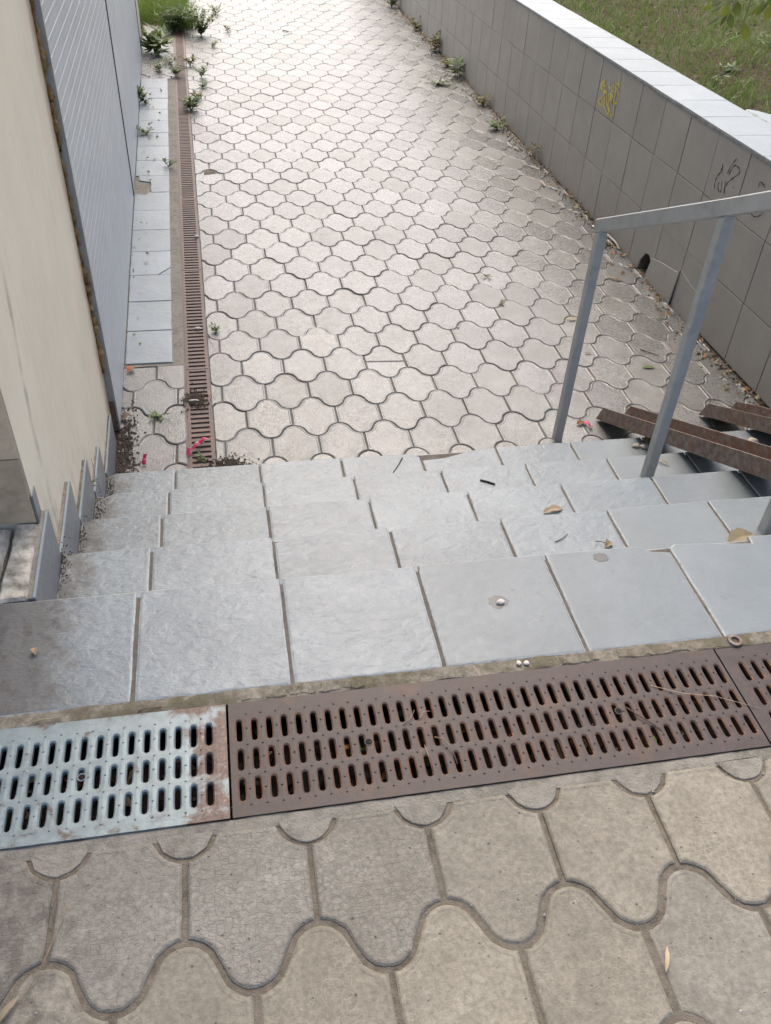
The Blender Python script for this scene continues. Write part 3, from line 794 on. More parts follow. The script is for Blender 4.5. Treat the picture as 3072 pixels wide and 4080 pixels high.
# ------------------------------------------------------------------ building on the left
bld = thing('building', 'building with a beige side wall and ribbed blue grey metal sheets beside the path', 'building', loc=(-.1, .3, LO))
BH = 5.2
def bput(m, name, mat, parent=bld, smooth=False): return off(m, (-.1, .3, LO)).ob(name, mat, parent, smooth)
bput(MB().prism([(bex(.292), .292), (bex(1.915), 1.915), (-4.0, 1.915), (-4.0, .292)], -1.2, BH), 'side_wall', 'beige')
bput(MB().box(-4.0, bex(.289) - .004, .2835, .291, .006, .208), 'plinth_panel', 'brown')
bput(MB().box(-4.0, bex(.289) - .0035, .285, .291, .2125, BH), 'front_panel', 'peach')
# grey flashing sliver at the corner foot
bput(MB().prism([(bex(.3) - .002, .286), (bex(.3) + .0035, .287), (bex(.34) + .0035, .33), (bex(.34) - .002, .33)], -.01, .09), 'corner_flashing', 'skirt')
# back wall behind the sheets, and the cream wall past them
bput(MB().prism([(mpx(1.92) - .060, 1.917), (mpx(9.08) - .060, 9.08), (-4.0, 9.08), (-4.0, 1.917)], -1.2, BH), 'back_wall', 'black')
bput(MB().prism([(mpx(9.1) - .03, 9.085), (mpx(10.4) - .028, 10.4), (-4.0, 10.4), (-4.0, 9.085)], -1.2, BH), 'far_wall', 'cream')
bput(MB().box(-4.05, .0 - .0, .25, 10.45, BH, BH + .15), 'roof', 'cream')
def sheet(y0, y1):
    prof = []; z = LO + .012; rr = random.Random(int(y0 * 10))
    while z < BH:
        for dz, d in ((0, 0), (.0195, 0), (.0235, -.0009), (.0255, -.0009), (.0285, 0), (.045, 0), (.048, -.0022), (.0515, -.0022), (.0535, 0)):
            prof.append((z + dz, d))
        z += .0545
    V = []; F = []
    for zz, d in prof:
        V += [(mpx(y0) + d, y0, zz), (mpx(y1) + d, y1, zz)]
    for i in range(len(prof) - 1): F.append((2 * i, 2 * i + 1, 2 * i + 3, 2 * i + 2))
    n = len(V)
    V += [(x - .024, y, z) for x, y, z in V]
    for i in range(len(prof) - 1):
        a = 2 * i; F.append((a, a + 2, n + a + 2, n + a)); F.append((a + 1, n + a + 1, n + a + 3, a + 3))
    F.append((0, n, n + 1, 1))
    return MB().add(V, F)
bput(sheet(1.938, 4.885), 'metal_sheet', 'metal')
bput(sheet(4.925, 9.04), 'metal_sheet', 'metal')
for yy in (4.885, 9.04):
    bput(MB().prism([(mpx(yy) + .004, yy), (mpx(yy) + .004, yy + .03), (mpx(yy) - .05, yy + .03), (mpx(yy) - .05, yy)], LO + .02, BH), 'seam_shade_strip', 'black')  # black strip added to paint the shade of the open seam
bput(MB().prism([(mpx(1.93) + .002, 1.923), (mpx(1.93) + .002, 1.936), (mpx(1.93) - .05, 1.936), (mpx(1.93) - .05, 1.923)], LO + .01, BH), 'edge_trim', 'grey_paint')
bput(MB().prism([(mpx(1.93) - .004, 1.919), (mpx(1.93) - .004, 1.9225), (mpx(1.93) - .03, 1.9225), (mpx(1.93) - .03, 1.919)], LO + .01, LO + .17), 'rusty_foot', 'ramp')
# crumbling sealant in the joint
sm = MB(); pts = []; rad = []; z = -.52; rr = random.Random(9)
while z < 2.6:
    pts.append((bex(1.91) + .004 + rr.uniform(-.004, .006), 1.912 + rr.uniform(-.008, .006), z)); rad.append(abs(mnoise.noise(Vector((z * 6, 1, 3)))) * .022 + rr.uniform(.002, .008)); z += .018
bput(sm.tube(pts, rad, 7), 'sealant', 'foam', smooth=True)
for (z, r) in ((-.42, .022), (-.37, .016), (-.30, .018), (.12, .016), (.52, .02), (.75, .014), (1.05, .02)):
    b = MB(); pts = [(bex(1.91) + .004, 1.905, z + (i - 3) * r * .5) for i in range(7)]
    bput(b.tube(pts, [r * v * rr.uniform(.7, 1.2) for v in (.15, .6, .9, 1, .85, .6, .15)], 8, .8), 'sealant_lump', 'foam', smooth=True)
# skirting tiles, one standing on each tread with its top flush with the tread above
for k in range(1, 6):
    ya = (k - 1) * TR + .006; yb = ya + .333 + (.10 if k == 5 else 0); z1 = -(k - 1) * RS + (.004 if k == 1 else 0); z0 = -k * RS - .004
    if k == 4: ya += .012; yb -= .03
    t = .0085
    P = [(skx(ya), ya), (skx(yb), yb), (skx(yb) - t, yb), (skx(ya) - t, ya)]
    V, F = slab(P, z0, z1, [(0, .003), (.0025, 0)])
    so_ = bput(MB().add(V, F), 'skirting_tile', 'skirt'); so_.data.materials.append(M['cap'])
    for pi in range(4, 9): so_.data.polygons[pi].material_index = 1
    t2 = .021
    P = [(skx(ya) - t - .0005, ya + .002), (skx(yb) - t - .0005, yb - .002), (skx(yb) - t2, yb - .002), (skx(ya) - t2, ya + .002)]
    bput(MB().prism(P, z0, z1 - random.uniform(.003, .006)), 'adhesive', 'mortar' if k in (3, 5) else 'concrete')

# ------------------------------------------------------------------ retaining wall on the right
rw = thing('retaining_wall', 'long tiled retaining wall with pale capping along the right of the path', 'wall', loc=(WX, 2.9, LO))
def rput(m, name, mat, smooth=False, parent=rw):
    return off(m, (WX, 2.9, LO)).ob(name, mat, parent, smooth)
YA, YB = -1.0, 16.2
core = MB(); zt = .165
for (a, b, za, xx) in ((YA, 3.302, -1.2, WX + .0085), (3.47, YB, -1.2, WX + .0085), (3.302, 3.47, -.70, WX + .0085), (3.302, 3.47, -1.2, WX + .12)):
    z1 = zt if xx < WX + .1 else -.70
    V = [(xx, a, za), (xx, b, za), (xx, b, z1 + wdz(b)), (xx, a, z1 + wdz(a)), (WX + .325, a, za), (WX + .325, b, za), (WX + .325, b, z1 + wdz(b)), (WX + .325, a, z1 + wdz(a))]
    core.add(V, [(0, 1, 2, 3)[::-1], (4, 5, 6, 7), (3, 2, 6, 7)[::-1], (0, 4, 7, 3), (1, 2, 6, 5)[::-1], (0, 1, 5, 4)])
rput(core, 'core', 'grout')
tw, th = .3398, .3385
Pt = [(-tw / 2, -th / 2), (tw / 2, -th / 2), (tw / 2, th / 2), (-tw / 2, th / 2)]
V, F = slab(Pt, -.008, 0, [(0, .0012), (.0012, 0)])
# local slab x -> world y, local y -> world z, normal -> -x
tme = mesh('wall_tile', [(-z, x, y) for x, y, z in V], [f[::-1] for f in F], 'walltile')
zc = [.180 - .170, .180 - .3435 - .170, .180 - .687 - .170]
i = 0
y = 3.2885 - .345 * 12
while y < YB - .3:
    cy = y + .1725
    for r in range(3):
        cz = zc[r] + wdz(cy)
        crack = (r == 2 and (abs(y - 2.9435) < .02 or abs(y - 2.5985) < .02 or abs(y - 3.2885) < .02))
        if crack: continue
        ob('wall_tile', tme, rw, (0 + random.uniform(-.001, .0008), cy - 2.9 + random.uniform(-.0006, .0006), cz - LO + random.uniform(-.0006, .0006)), (-.011 + random.gauss(0, .0008), random.gauss(0, .0009), random.gauss(0, .0009)))
    y += .345
def wpiece(name, P, xoff, tilt=0, mat='walltile'):
    """piece of wall tile from (y,z) outline"""
    V, F = slab([(a, b) for a, b in P], -.009, 0, [(0, .0012), (.0012, 0)])
    zm = min(p[1] for p in P)
    return rput(MB().add([(WX - xoff - z - tilt * (b - zm), a, b) for a, b, z in V], [f[::-1] for f in F]), name, mat)
wpiece('wall_tile', rag([(3.2905, -.845), (3.31, -.80), (3.335, -.74), (3.37, -.715), (3.42, -.725), (3.47, -.79), (3.485, -.86), (3.6305, -.86), (3.6305, -.509), (3.2905, -.507)][::1], .0, 1, 9), 0)
crk = [(2.602, -.655), (2.742, -.654), (2.85, -.642), (2.935, -.622), (2.9415, -.620)]
crk2 = [(2.9465, -.630), (2.968, -.649), (3.10, -.668), (3.20, -.682), (3.30, -.706)]
wpiece('wall_tile', [(2.602, -.5055), (2.9415, -.5055)][::-1] + crk, 0)
wpiece('wall_tile', [(2.9465, -.5065), (3.286, -.5075)][::-1] + crk2[:-1] + [(3.286, -.700)], 0)
wpiece('broken_tile', [(2.602, -.87), (2.9415, -.87)] + crk[::-1], .010, -.03)
wpiece('broken_tile', [(2.9465, -.87), (3.305, -.87), (3.315, -.80)] + crk2[::-1], .026, -.075)
# thin grout lines that catch light on two joints
# capping tiles
ct = mesh('cap_tile', *slab([(-.1675, -.1710), (.1675, -.1710), (.1675, .1710), (-.1675, .1710)], -.009, 0, [(0, .0015), (.0015, 0)]), 'cap')
y = 3.0065 - .345 * 11.5
while y < YB - .3:
    cy = y + .1725
    if True:
        ob('cap_tile', ct, rw, (.166 + random.uniform(-.001, .001), cy - 2.9, .1865 + wdz(cy) - LO), (-.011, random.gauss(0, .002), 0))
    y += .345
ed = MB(); ed.add([(WX - .003, YA, .1655 + wdz(YA)), (WX - .003, YB, .1655 + wdz(YB)), (WX - .003, YB, .1765 + wdz(YB)), (WX - .003, YA, .1765 + wdz(YA)), (WX + .05, YA, .1655 + wdz(YA)), (WX + .05, YB, .1655 + wdz(YB)), (WX + .05, YB, .1765 + wdz(YB)), (WX + .05, YA, .1765 + wdz(YA))], [(0, 3, 2, 1), (0, 1, 5, 4), (3, 7, 6, 2), (4, 5, 6, 7)])
rput(ed, 'capping_edge', 'capedge')
# slab of broken capping beside the wall at the right
wb = MB(); P = rag([(3.526, 2.2), (3.80, 2.2), (3.80, 3.05), (3.70, 3.16), (3.60, 3.28), (3.526, 3.34)], .012, 77, .05)
V, F = slab(P, -.1, .185, [(0, .01), (.01, 0)])
tag(MB().add(V, F).ob('cement_slab', 'cap'), 'pale slab with a ragged edge behind the wall capping', 'slab')

# graffiti, thin paint on the wall
YEL=[[(4.565,0.035),(4.614,0.006),(4.631,-0.025),(4.592,-0.031),(4.551,-0.049),(4.603,-0.1),(4.629,-0.118),(4.585,-0.123),(4.544,-0.131)],[(4.624,0.007),(4.568,0.006),(4.609,-0.02)],[(4.493,0.038),(4.497,0.02),(4.47,-0.001)],[(4.549,0.007),(4.558,-0.02),(4.532,-0.048),(4.524,-0.079),(4.497,-0.1)],[(4.426,0.046),(4.421,0.014),(4.4,-0.014),(4.413,-0.05),(4.413,-0.067)],[(4.35,0.094),(4.348,0.074),(4.317,0.068),(4.365,0.056),(4.394,0.049),(4.365,0.032),(4.329,0.018),(4.31,-0.006),(4.311,-0.036),(4.327,-0.057),(4.364,-0.051),(4.375,-0.032),(4.359,-0.011)],[(4.339,0.059),(4.315,0.043)],[(4.574,-0.089),(4.54,-0.111),(4.482,-0.126),(4.457,-0.143),(4.419,-0.148),(4.408,-0.133),(4.442,-0.109),(4.442,-0.092),(4.463,-0.063),(4.472,-0.032)],[(4.434,-0.106),(4.387,-0.127),(4.361,-0.147),(4.334,-0.118),(4.346,-0.082),(4.371,-0.064),(4.43,-0.055),(4.407,-0.052),(4.371,-0.072)],[(4.523,-0.02),(4.502,-0.048),(4.489,-0.079),(4.455,-0.104)],[(4.458,0.018),(4.436,0.007),(4.434,-0.014),(4.394,-0.033)],[(4.457,-0.025),(4.417,-0.026),(4.442,-0.049),(4.417,-0.06)],[(4.605,-0.132),(4.575,-0.14)],[(4.393,0.046),(4.384,0.024),(4.357,0.001),(4.375,-0.024)],[(4.571,-0.007),(4.545,-0.025),(4.517,-0.04)],[(4.541,-0.075),(4.515,-0.094),(4.511,-0.119),(4.476,-0.126)]]
BLK=[[(2.717,0.105),(2.747,0.059),(2.762,0.009)],[(2.745,0.01),(2.728,0.058),(2.702,0.073),(2.666,0.07),(2.655,0.049),(2.697,0.01),(2.73,-0.022),(2.743,-0.058),(2.734,-0.092)],[(2.758,-0.026),(2.748,-0.06),(2.734,-0.092)],[(2.834,0.016),(2.829,-0.002),(2.853,-0.033)],[(2.832,0.042),(2.811,-0.01)],[(2.851,-0.035),(2.855,-0.069),(2.842,-0.099)],[(2.815,-0.052),(2.815,-0.077),(2.787,-0.095),(2.774,-0.083),(2.791,-0.037)],[(2.67,-0.026),(2.662,-0.03)],[(2.451,0.05),(2.447,0.078),(2.394,0.07)],[(2.441,-0.082),(2.416,-0.086),(2.388,-0.079),(2.357,-0.059),(2.345,-0.038)]]
def strokes(lines, w0, name, mat):
    m = MB(); h = .0022
    for ln in lines:
        pts = []
        for i in range(len(ln) - 1):
            p0 = Vector(ln[max(0, i - 1)]); p1 = Vector(ln[i]); p2 = Vector(ln[i + 1]); p3 = Vector(ln[min(len(ln) - 1, i + 2)])
            for t in (0, .25, .5, .75):
                pts.append(.5 * ((2 * p1) + (-p0 + p2) * t + (2 * p0 - 5 * p1 + 4 * p2 - p3) * t * t + (-p0 + 3 * p1 - 3 * p2 + p3) * t ** 3))
        pts.append(Vector(ln[-1])); V = []; F = []; n = len(pts)
        for i, p in enumerate(pts):
            d = (pts[min(n - 1, i + 1)] - pts[max(0, i - 1)]); d = d.normalized() if d.length > 1e-6 else Vector((1, 0))
            nn = Vector((-d.y, d.x)); w = w0 * (.75 + .35 * math.sin(i * 1.3)) * (.6 if i in (0, n - 1) else 1)
            for sgn in (1, -1): V.append((WX - h, p.x + nn.x * w * sgn, p.y + nn.y * w * sgn))
            if i: F.append((2 * i - 2, 2 * i - 1, 2 * i + 1, 2 * i))
        h += .00005; m.add(V, F)
    return rput(m, name, mat)
strokes(YEL, .0068, 'yellow_graffiti', 'yel')
strokes(BLK, .0032, 'black_graffiti', 'ink')

# ------------------------------------------------------------------ lawn behind the wall
def lawn_z(x, y):
    d = x - (WX + .32)
    return .115 + wdz(y) * .9 + .05 * min(1, max(0, d) / .6) + .045 * max(0, d - .5) + .03 * mnoise.noise(Vector((x * 1.3, y * 1.3, 0))) + .016 * mnoise.noise(Vector((x * 6, y * 6, 4)))
V = []; F = []; nx, ny = 60, 120
for j in range(ny + 1):
    for i in range(nx + 1):
        x = WX + .30 + (9 * (i / nx) ** 1.5); y = .0 + 18 * j / ny
        V.append((x, y, lawn_z(x, y)))
for j in range(ny):
    for i in range(nx):
        a = j * (nx + 1) + i; F.append((a, a + 1, a + nx + 2, a + nx + 1))
ob('lawn', mesh('lawn', V, F, 'lawn', True))['kind'] = 'structure'
def blades(name, pts, hmin, hmax, w, mat, seed, lean=.5, label=None, cat='grass'):
    rr = np.random.default_rng(seed); V = []; F = []
    for (x, y, z) in pts:
        h = rr.uniform(hmin, hmax); a = rr.uniform(0, 2 * PI); ln = abs(rr.normal(0, lean)) * h; b = rr.uniform(0, 2 * PI); ww = w * rr.uniform(.5, 1.3)
        dx, dy = math.cos(a) * ww, math.sin(a) * ww; lx, ly = math.cos(b) * ln, math.sin(b) * ln; k = len(V)
        V += [(x - dx, y - dy, z - .004), (x + dx, y + dy, z - .004), (x + lx * .45 + dx * .6, y + ly * .45 + dy * .6, z + h * .6), (x + lx * .45 - dx * .6, y + ly * .45 - dy * .6, z + h * .6), (x + lx * 1.15, y + ly * 1.15, z + h)]
        F += [(k, k + 1, k + 2, k + 3), (k + 3, k + 2, k + 4)]
    o = ob(name, mesh(name, V, F, mat)); tag(o, label, cat, kind='stuff'); return o
def lawn_pts(n, seed, thr, soft):
    rr = np.random.default_rng(seed); out = []
    while len(out) < n:
        x = WX + .34 + 5.2 * rr.random() ** 1.25; y = 2.0 + 10.5 * rr.random()
        v = mnoise.fractal(Vector((x * .9, y * .9, 2.5)), 1.0, 2.0, 3) + .35 * mnoise.noise(Vector((x * 3, y * 3, 8))) + .30 * (y - 5.0) / 3 + .22 * (x - 4.2)
        if v > thr + rr.normal(0, soft): out.append((x, y, lawn_z(x, y)))
    return out
blades('grass', lawn_pts(46000, 1, -.10, .10), .02, .085, .0036, 'grass', 1, .7, 'short green grass growing patchily on the bank behind the wall')
blades('grass', lawn_pts(7000, 2, -.25, .4), .012, .05, .0018, 'grassd', 2, 1.1, 'dry straw coloured grass mixed into the bank behind the wall')
o = litter('leaf_litter', 2600, (WX + .34, WX + 3.0), (2.2, 8.5), (0, .004), .026, 'soil', seed=21)
for vtx in o.data.vertices: vtx.co.z += lawn_z(vtx.co.x, vtx.co.y) + .004
tag(o, 'dark dead leaves over bare earth next to the wall capping', 'leaf litter', kind='stuff')
o = litter('leaf_litter', 420, (WX + .34, WX + 3.0), (2.2, 9.5), (0, .006), .028, 'dry', seed=22)
for vtx in o.data.vertices: vtx.co.z += lawn_z(vtx.co.x, vtx.co.y) + .006
tag(o, 'pale dry leaves and stalks scattered on the bank behind the wall', 'leaf litter', kind='stuff')

# far grass at the end of the building
rr = np.random.default_rng(31); pts = []
for _ in range(5200):
    y = 10.75 + 4 * rr.random(); x = rr.uniform(-.62, .22) ; pts.append((x, y, LO - .005))
for _ in range(900):
    pts.append((rr.normal(.14, .09), 10.45 + abs(rr.normal(0, .30)), LO - .005))
blades('grass', pts, .10, .34, .005, 'grass', 3, .45, 'tall bright green grass growing past the end of the metal building')
MB().box(-4, drx(11) + .13, 10.66, 20, -1.2, LO - .006).ob('far_verge', 'lawn')['kind'] = 'structure'
MB().box(drx(10.6) + .127, drx(10.6) + .19, 10.62, 18, -1.2, LO + .03).ob('kerb', 'concrete')['kind'] = 'structure'

# ------------------------------------------------------------------ handrail
hr = thing('handrail', 'grey painted square tube handrail standing on the right side of the steps', 'handrail', loc=(1.99, 1.64, LO))
def hput(m, name, mat='grey_paint'): return off(m, (1.99, 1.64, LO)).ob(name, mat, hr)
def post(x, y, zb, ztop, w=.040, slope=.4776):
    V = []
    c = .004
    ring = [(x + c, y), (x + w - c, y), (x + w, y + c), (x + w, y + w - c), (x + w - c, y + w), (x + c, y + w), (x, y + w - c), (x, y + c)]
    n = 8
    V = [(a, b, zb) for a, b in ring] + [(a, b, ztop - (b - y) * slope) for a, b in ring]
    return hput(MB().add(V, [tuple(range(n))[::-1], tuple(range(n, 2 * n))] + [(i, (i + 1) % n, n + (i + 1) % n, n + i) for i in range(n)]), 'post')
def raily(y): return .217 + .4776 * (1.68 - y)     # top of the rail
def railx(y): return 1.968 + .052 * (1.64 - y) / .75 if y > .89 else 2.02
post(1.966, 1.617, LO - .02, raily(1.617) - .062)
post(2.022, .872, -3 * RS - .012, raily(.872) - .062)
post(2.022, .165, -RS - .012, raily(.165) - .062)
rm = MB(); secs = [(1.966, 1.672), (2.020, .90), (2.020, .14), (2.020, -.10)]
def rail_ring(x, y, w=.040, h=.060, c=.004):
    z = raily(y); return [(x + c, y, z), (x + w - c, y, z), (x + w, y, z - c), (x + w, y, z - h + c), (x + w - c, y, z - h), (x + c, y, z - h), (x, y, z - h + c), (x, y, z - c)]
for x, y in secs: rm.V += rail_ring(x, y)
for sgi in range(3): rm.F += [(sgi * 8 + i, sgi * 8 + (i + 1) % 8, sgi * 8 + 8 + (i + 1) % 8, sgi * 8 + 8 + i) for i in range(8)]
rm.F += [tuple(range(8)), tuple(range(24, 32))[::-1]]
hput(rm, 'rail')
for (x, y, zz) in ((1.966, 1.617, raily(1.617) - .062), (2.022, .872, raily(.872) - .062)):
    b = MB(); b.tube([(x - .002, y - .002, zz + .001), (x + .02, y - .004, zz + .002), (x + .042, y - .002, zz + .001)], [.003, .0045, .003], 6)
    hput(b, 'weld')

# ------------------------------------------------------------------ wheel ramps of steel channel
def ramp(x0, x1, label, ytip):
    r = thing('wheel_ramp', label, 'ramp', 'steel channel ramps laid over the steps', (x0, ytip, LO))
    sl_ = .482; t = .006; yt = -.15
    def zb(y): return LO + .004 + sl_ * (ytip - y)
    def flange(xa, xb, name):
        P = [(ytip + .002, zb(ytip)), (ytip - .03, zb(ytip) + .066), (ytip - .046, zb(ytip - .046) + .0765), (yt, zb(yt) + .0765), (yt, zb(yt))]
        n = len(P); V = [(xa, a, b) for a, b in P] + [(xb, a, b) for a, b in P]
        F = [tuple(range(n)), tuple(range(n, 2 * n))[::-1]] + [(i, n + i, n + (i + 1) % n, (i + 1) % n) for i in range(n)]
        off(MB().add(V, F), (x0, ytip, LO)).ob(name, 'ramp', r)
    flange(x0, x0 + t, 'flange'); flange(x1 - t, x1, 'flange')
    V = [(x, y, zb(y) + d) for d in (0.0005, t) for y in (ytip - .002, yt) for x in (x0 + t, x1 - t)]
    off(MB().add(V, [(0, 2, 3, 1), (4, 5, 7, 6), (0, 1, 5, 4), (2, 6, 7, 3), (0, 4, 6, 2), (1, 3, 7, 5)]), (x0, ytip, LO)).ob('web', 'ramp', r)
ramp(2.236, 2.382, 'rusty steel channel ramp lying on the steps just right of the handrail', 1.772)
ramp(2.784, 2.945, 'rusty steel channel ramp nearer the retaining wall', 1.752)

# ------------------------------------------------------------------ dirt, weeds, litter
def crumbs(name, n, cx, cy, sx, sy, z, size, mat, label, seed, poly=5):
    rr = random.Random(seed); m = MB()
    for i in range(n):
        x = rr.gauss(cx, sx); y = rr.gauss(cy, sy); r = size * rr.uniform(.3, 1.3); zz = z + rr.uniform(0, size) * math.exp(-((x - cx) / sx) ** 2 * .5)
        V = [(x + r * rr.uniform(.6, 1.3) * math.cos(a), y + r * rr.uniform(.6, 1.3) * math.sin(a), zz - r * .5) for a in [k * 2 * PI / poly for k in range(poly)]] + [(x + rr.uniform(-r, r) * .3, y, zz + r * .6)]
        m.add(V, [(k, (k + 1) % poly, poly) for k in range(poly)])
    o = m.ob(name, mat); tag(o, label, 'soil', kind='stuff'); return o
crumbs('soil', 900, -.055, 1.72, .028, .17, LO + .002, .007, 'soil', 'dark soil heaped at the foot of the beige wall below the last step', 1)
crumbs('soil', 600, .415, 1.60, .05, .035, LO + .002, .005, 'soil', 'dark soil heap right of the narrow drain by the last step', 2)
crumbs('soil', 380, .27, 2.155, .035, .045, LO + .004, .005, 'soil', 'clump of soil and dead moss lying on the narrow drain grate', 3)
for i, (x, y, z) in enumerate(((-.03, .30, -RS), (-.035, .60, -2 * RS), (-.035, .93, -3 * RS), (-.045, 1.27, -4 * RS))):
    crumbs('soil', 130, x - .010, y, .011, .05, z + .0005, .0028, 'soil', 'dark dirt in the corner of the %s step beside the skirting tile' % ['second', 'third', 'fourth', 'lowest'][i], 10 + i)
rr = random.Random(3)
m = MB()
for i in range(900):
    y = 1.55 + 11 * rr.random(); x = WX - .004 - abs(rr.gauss(0, .05)); r = rr.uniform(.004, .013)
    V = [(x + r * rr.uniform(.6, 1.3) * math.cos(a), y + r * rr.uniform(.6, 1.3) * math.sin(a), LO - .003) for a in [k * PI / 2.5 for k in range(5)]] + [(x, y, LO + r * .7)]
    m.add(V, [(k, (k + 1) % 5, 5) for k in range(5)])
tag(m.ob('soil', 'soil'), 'band of crumbly soil along the foot of the retaining wall', 'soil', kind='stuff')
o = litter('leaf_litter', 520, (2.98, WX - .004), (1.55, 13), (LO + .002, LO + .016), .034, 'dry', seed=41, edge_bias=True); tag(o, 'pale dry leaves drifted along the foot of the retaining wall', 'leaf litter', kind='stuff')
o = litter('leaf_litter', 320, (3.02, WX - .004), (1.55, 13), (LO + .002, LO + .016), .032, 'dryo', seed=42, edge_bias=True); tag(o, 'orange brown dead leaves along the foot of the retaining wall', 'leaf litter', kind='stuff')
o = litter('leaf_litter', 70, (-.16, .0), (2.6, 8.4), (LO + .010, LO + .018), .028, 'dry', seed=43); tag(o, 'dry leaf scraps on the pale tiles below the metal sheets', 'leaf litter', kind='stuff')

def leaf_mesh(pts_list, mat, name='leaves'):
    """pts_list: (base, tip, width, side vector)"""
    V = []; F = []
    for b, t, w, s in pts_list:
        b = Vector(b); t = Vector(t); s = Vector(s); d = t - b; nrm = d.cross(s).normalized() * d.length * .06; k = len(V)
        V += [b, b + d * .3 + s * w * .42 + nrm, b + d * .62 + s * w * .40 + nrm, t, b + d * .62 - s * w * .40 + nrm, b + d * .3 - s * w * .42 + nrm, b + d * .45]
        F += [(k, k + 1, k + 6), (k + 1, k + 2, k + 6), (k + 2, k + 3, k + 6), (k + 3, k + 4, k + 6), (k + 4, k + 5, k + 6), (k + 5, k, k + 6)]
    return mesh(name, V, F, mat)
def weed(loc, h, n, spread, label, mat='weed', lw=.3, ll=.05, group='weeds growing in the paving', seed=0, stems=5, upright=.7):
    rr = random.Random(seed * 31 + 7)
    w = thing('weed', label, 'weed', group, loc)
    m = MB(); L = []
    for s in range(stems):
        a = rr.uniform(0, 2 * PI); sp = spread * rr.uniform(.4, 1); hh = h * rr.uniform(.55, 1)
        p = [Vector((math.cos(a) * sp * t ** 1.4, math.sin(a) * sp * t ** 1.4, hh * t)) for t in (0, .35, .7, 1)]
        m.tube(p, [.0028, .0022, .0016, .0008], 4)
        for j in range(max(2, n // stems)):
            t = rr.uniform(.12, 1); i = min(2, int(t * 3)); b = p[i].lerp(p[i + 1], t * 3 - i if t < 1 else 1)
            ang = rr.uniform(0, 2 * PI); le = ll * rr.uniform(.5, 1.25)
            d = Vector((math.cos(ang), math.sin(ang), rr.uniform(-.2, upright))).normalized()
            side = d.cross(Vector((0, 0, 1))).normalized()
            L.append((b, b + d * le, le * lw * rr.uniform(.8, 1.3), side))
    m.ob('stem', 'weed', w)
    ob('foliage', leaf_mesh(L, mat), w)
    return w
weed((.40, 10.15, LO), .34, 800, .24, 'big bushy weed with small pale leaves overhanging the far drain', 'weed', .6, .04, seed=1, stems=26)
weed((.10, 10.35, LO), .30, 340, .22, 'tall grassy weed where the far drain disappears', 'weed', .16, .14, seed=2, stems=14)
weed((-.10, 9.30, LO), .22, 80, .20, 'large broad leaved weed at the end of the metal sheets', 'weed', .30, .20, seed=3, stems=8)
weed((-.05, 8.50, LO), .10, 50, .10, 'low weed in the pavers just past the pale tiles', 'weed', .3, .06, seed=4)
weed((.06, 8.75, LO), .10, 50, .12, 'small weed right of the low one past the pale tiles', 'weedy', .35, .05, seed=5)
weed((.12, 8.30, LO), .14, 70, .10, 'leafy weed at the left lip of the narrow drain beyond the tiles', 'weed', .35, .06, seed=6)
weed((.27, 8.72, LO), .13, 60, .10, 'yellowish weed at the right lip of the far drain', 'weedy', .35, .06, seed=7)
weed((.27, 7.08, LO), .12, 90, .13, 'dark leafy weed leaning over the right edge of the narrow drain', 'weed', .4, .07, seed=8)
weed((-.15, 7.28, LO), .20, 80, .10, 'weed against the foot of the metal sheet on the pale tiles', 'weed', .4, .07, seed=9)
weed((-.11, 6.37, LO), .07, 50, .09, 'small weed sprouting from a joint of the pale tiles', 'weed', .4, .05, seed=10)
weed((.09, 5.55, LO), .09, 26, .07, 'spindly weed on the concrete edge of the drain', 'weed', .35, .05, seed=11)
weed((.38, 8.25, LO), .12, 60, .10, 'small dark weed in the pavers right of the far drain', 'weed', .4, .05, seed=12)
weed((.385, 7.85, LO), .08, 40, .08, 'tiny weed in the pavers a little nearer than the dark one', 'weed', .4, .045, seed=13)
weed((.33, 7.45, LO), .09, 40, .09, 'brownish weed by the right edge of the narrow drain', 'weedy', .4, .06, seed=14)
weed((.52, 9.55, LO), .07, 30, .07, 'small weed in a joint below the bushy weed', 'weed', .4, .05, seed=15)
weed((.72, 10.4, LO), .08, 30, .07, 'small weed between pavers right of the bushy weed', 'weed', .4, .05, seed=16)
weed((.60, 11.4, LO), .14, 60, .14, 'weed at the top edge of the picture beyond the bushy weed', 'weed', .4, .06, seed=17)
weed((3.07, 12.05, LO), .32, 160, .22, 'dense weed clump at the far foot of the retaining wall', 'weed', .4, .07, seed=18, stems=12)
weed((3.13, 10.6, LO), .15, 50, .10, 'weed at the far wall foot nearer than the dense clump', 'weedy', .45, .07, seed=19)
weed((3.13, 9.5, LO), .22, 60, .12, 'upright yellowish weed standing against the far wall', 'weedy', .42, .09, seed=20)
weed((3.13, 8.35, LO), .20, 30, .10, 'weed with two tall leaves against the wall', 'weed', .3, .13, seed=21, stems=3)
weed((3.10, 8.75, LO), .10, 40, .10, 'low weed just beyond the two tall leaves by the wall', 'weedy', .4, .06, seed=22)
weed((2.83, 8.0, LO), .06, 170, .17, 'flat patch of pale leafy weed lying on the path by the wall', 'leafp', .5, .045, seed=23, stems=14, upright=.3)
weed((3.12, 7.25, LO), .10, 50, .10, 'reddish weed at the wall foot below the leafy patch', 'weedy', .4, .06, seed=24)
weed((3.04, 6.45, LO), .09, 60, .12, 'dark low weed on the path where the wall foot turns brown', 'weed', .4, .06, seed=25)
weed((3.14, 5.65, LO), .14, 16, .06, 'thin pale weed against the wall below the yellow scribble', 'weedy', .3, .07, seed=26, stems=3)
weed((.39, 2.86, LO), .05, 34, .05, 'moss like weed on the right edge of the narrow drain near the white chip', 'weed', .35, .03, seed=27)
weed((.09, 2.02, LO), .03, 26, .05, 'tiny weed in the joint of the pavers left of the narrow drain', 'weed', .4, .03, seed=28)
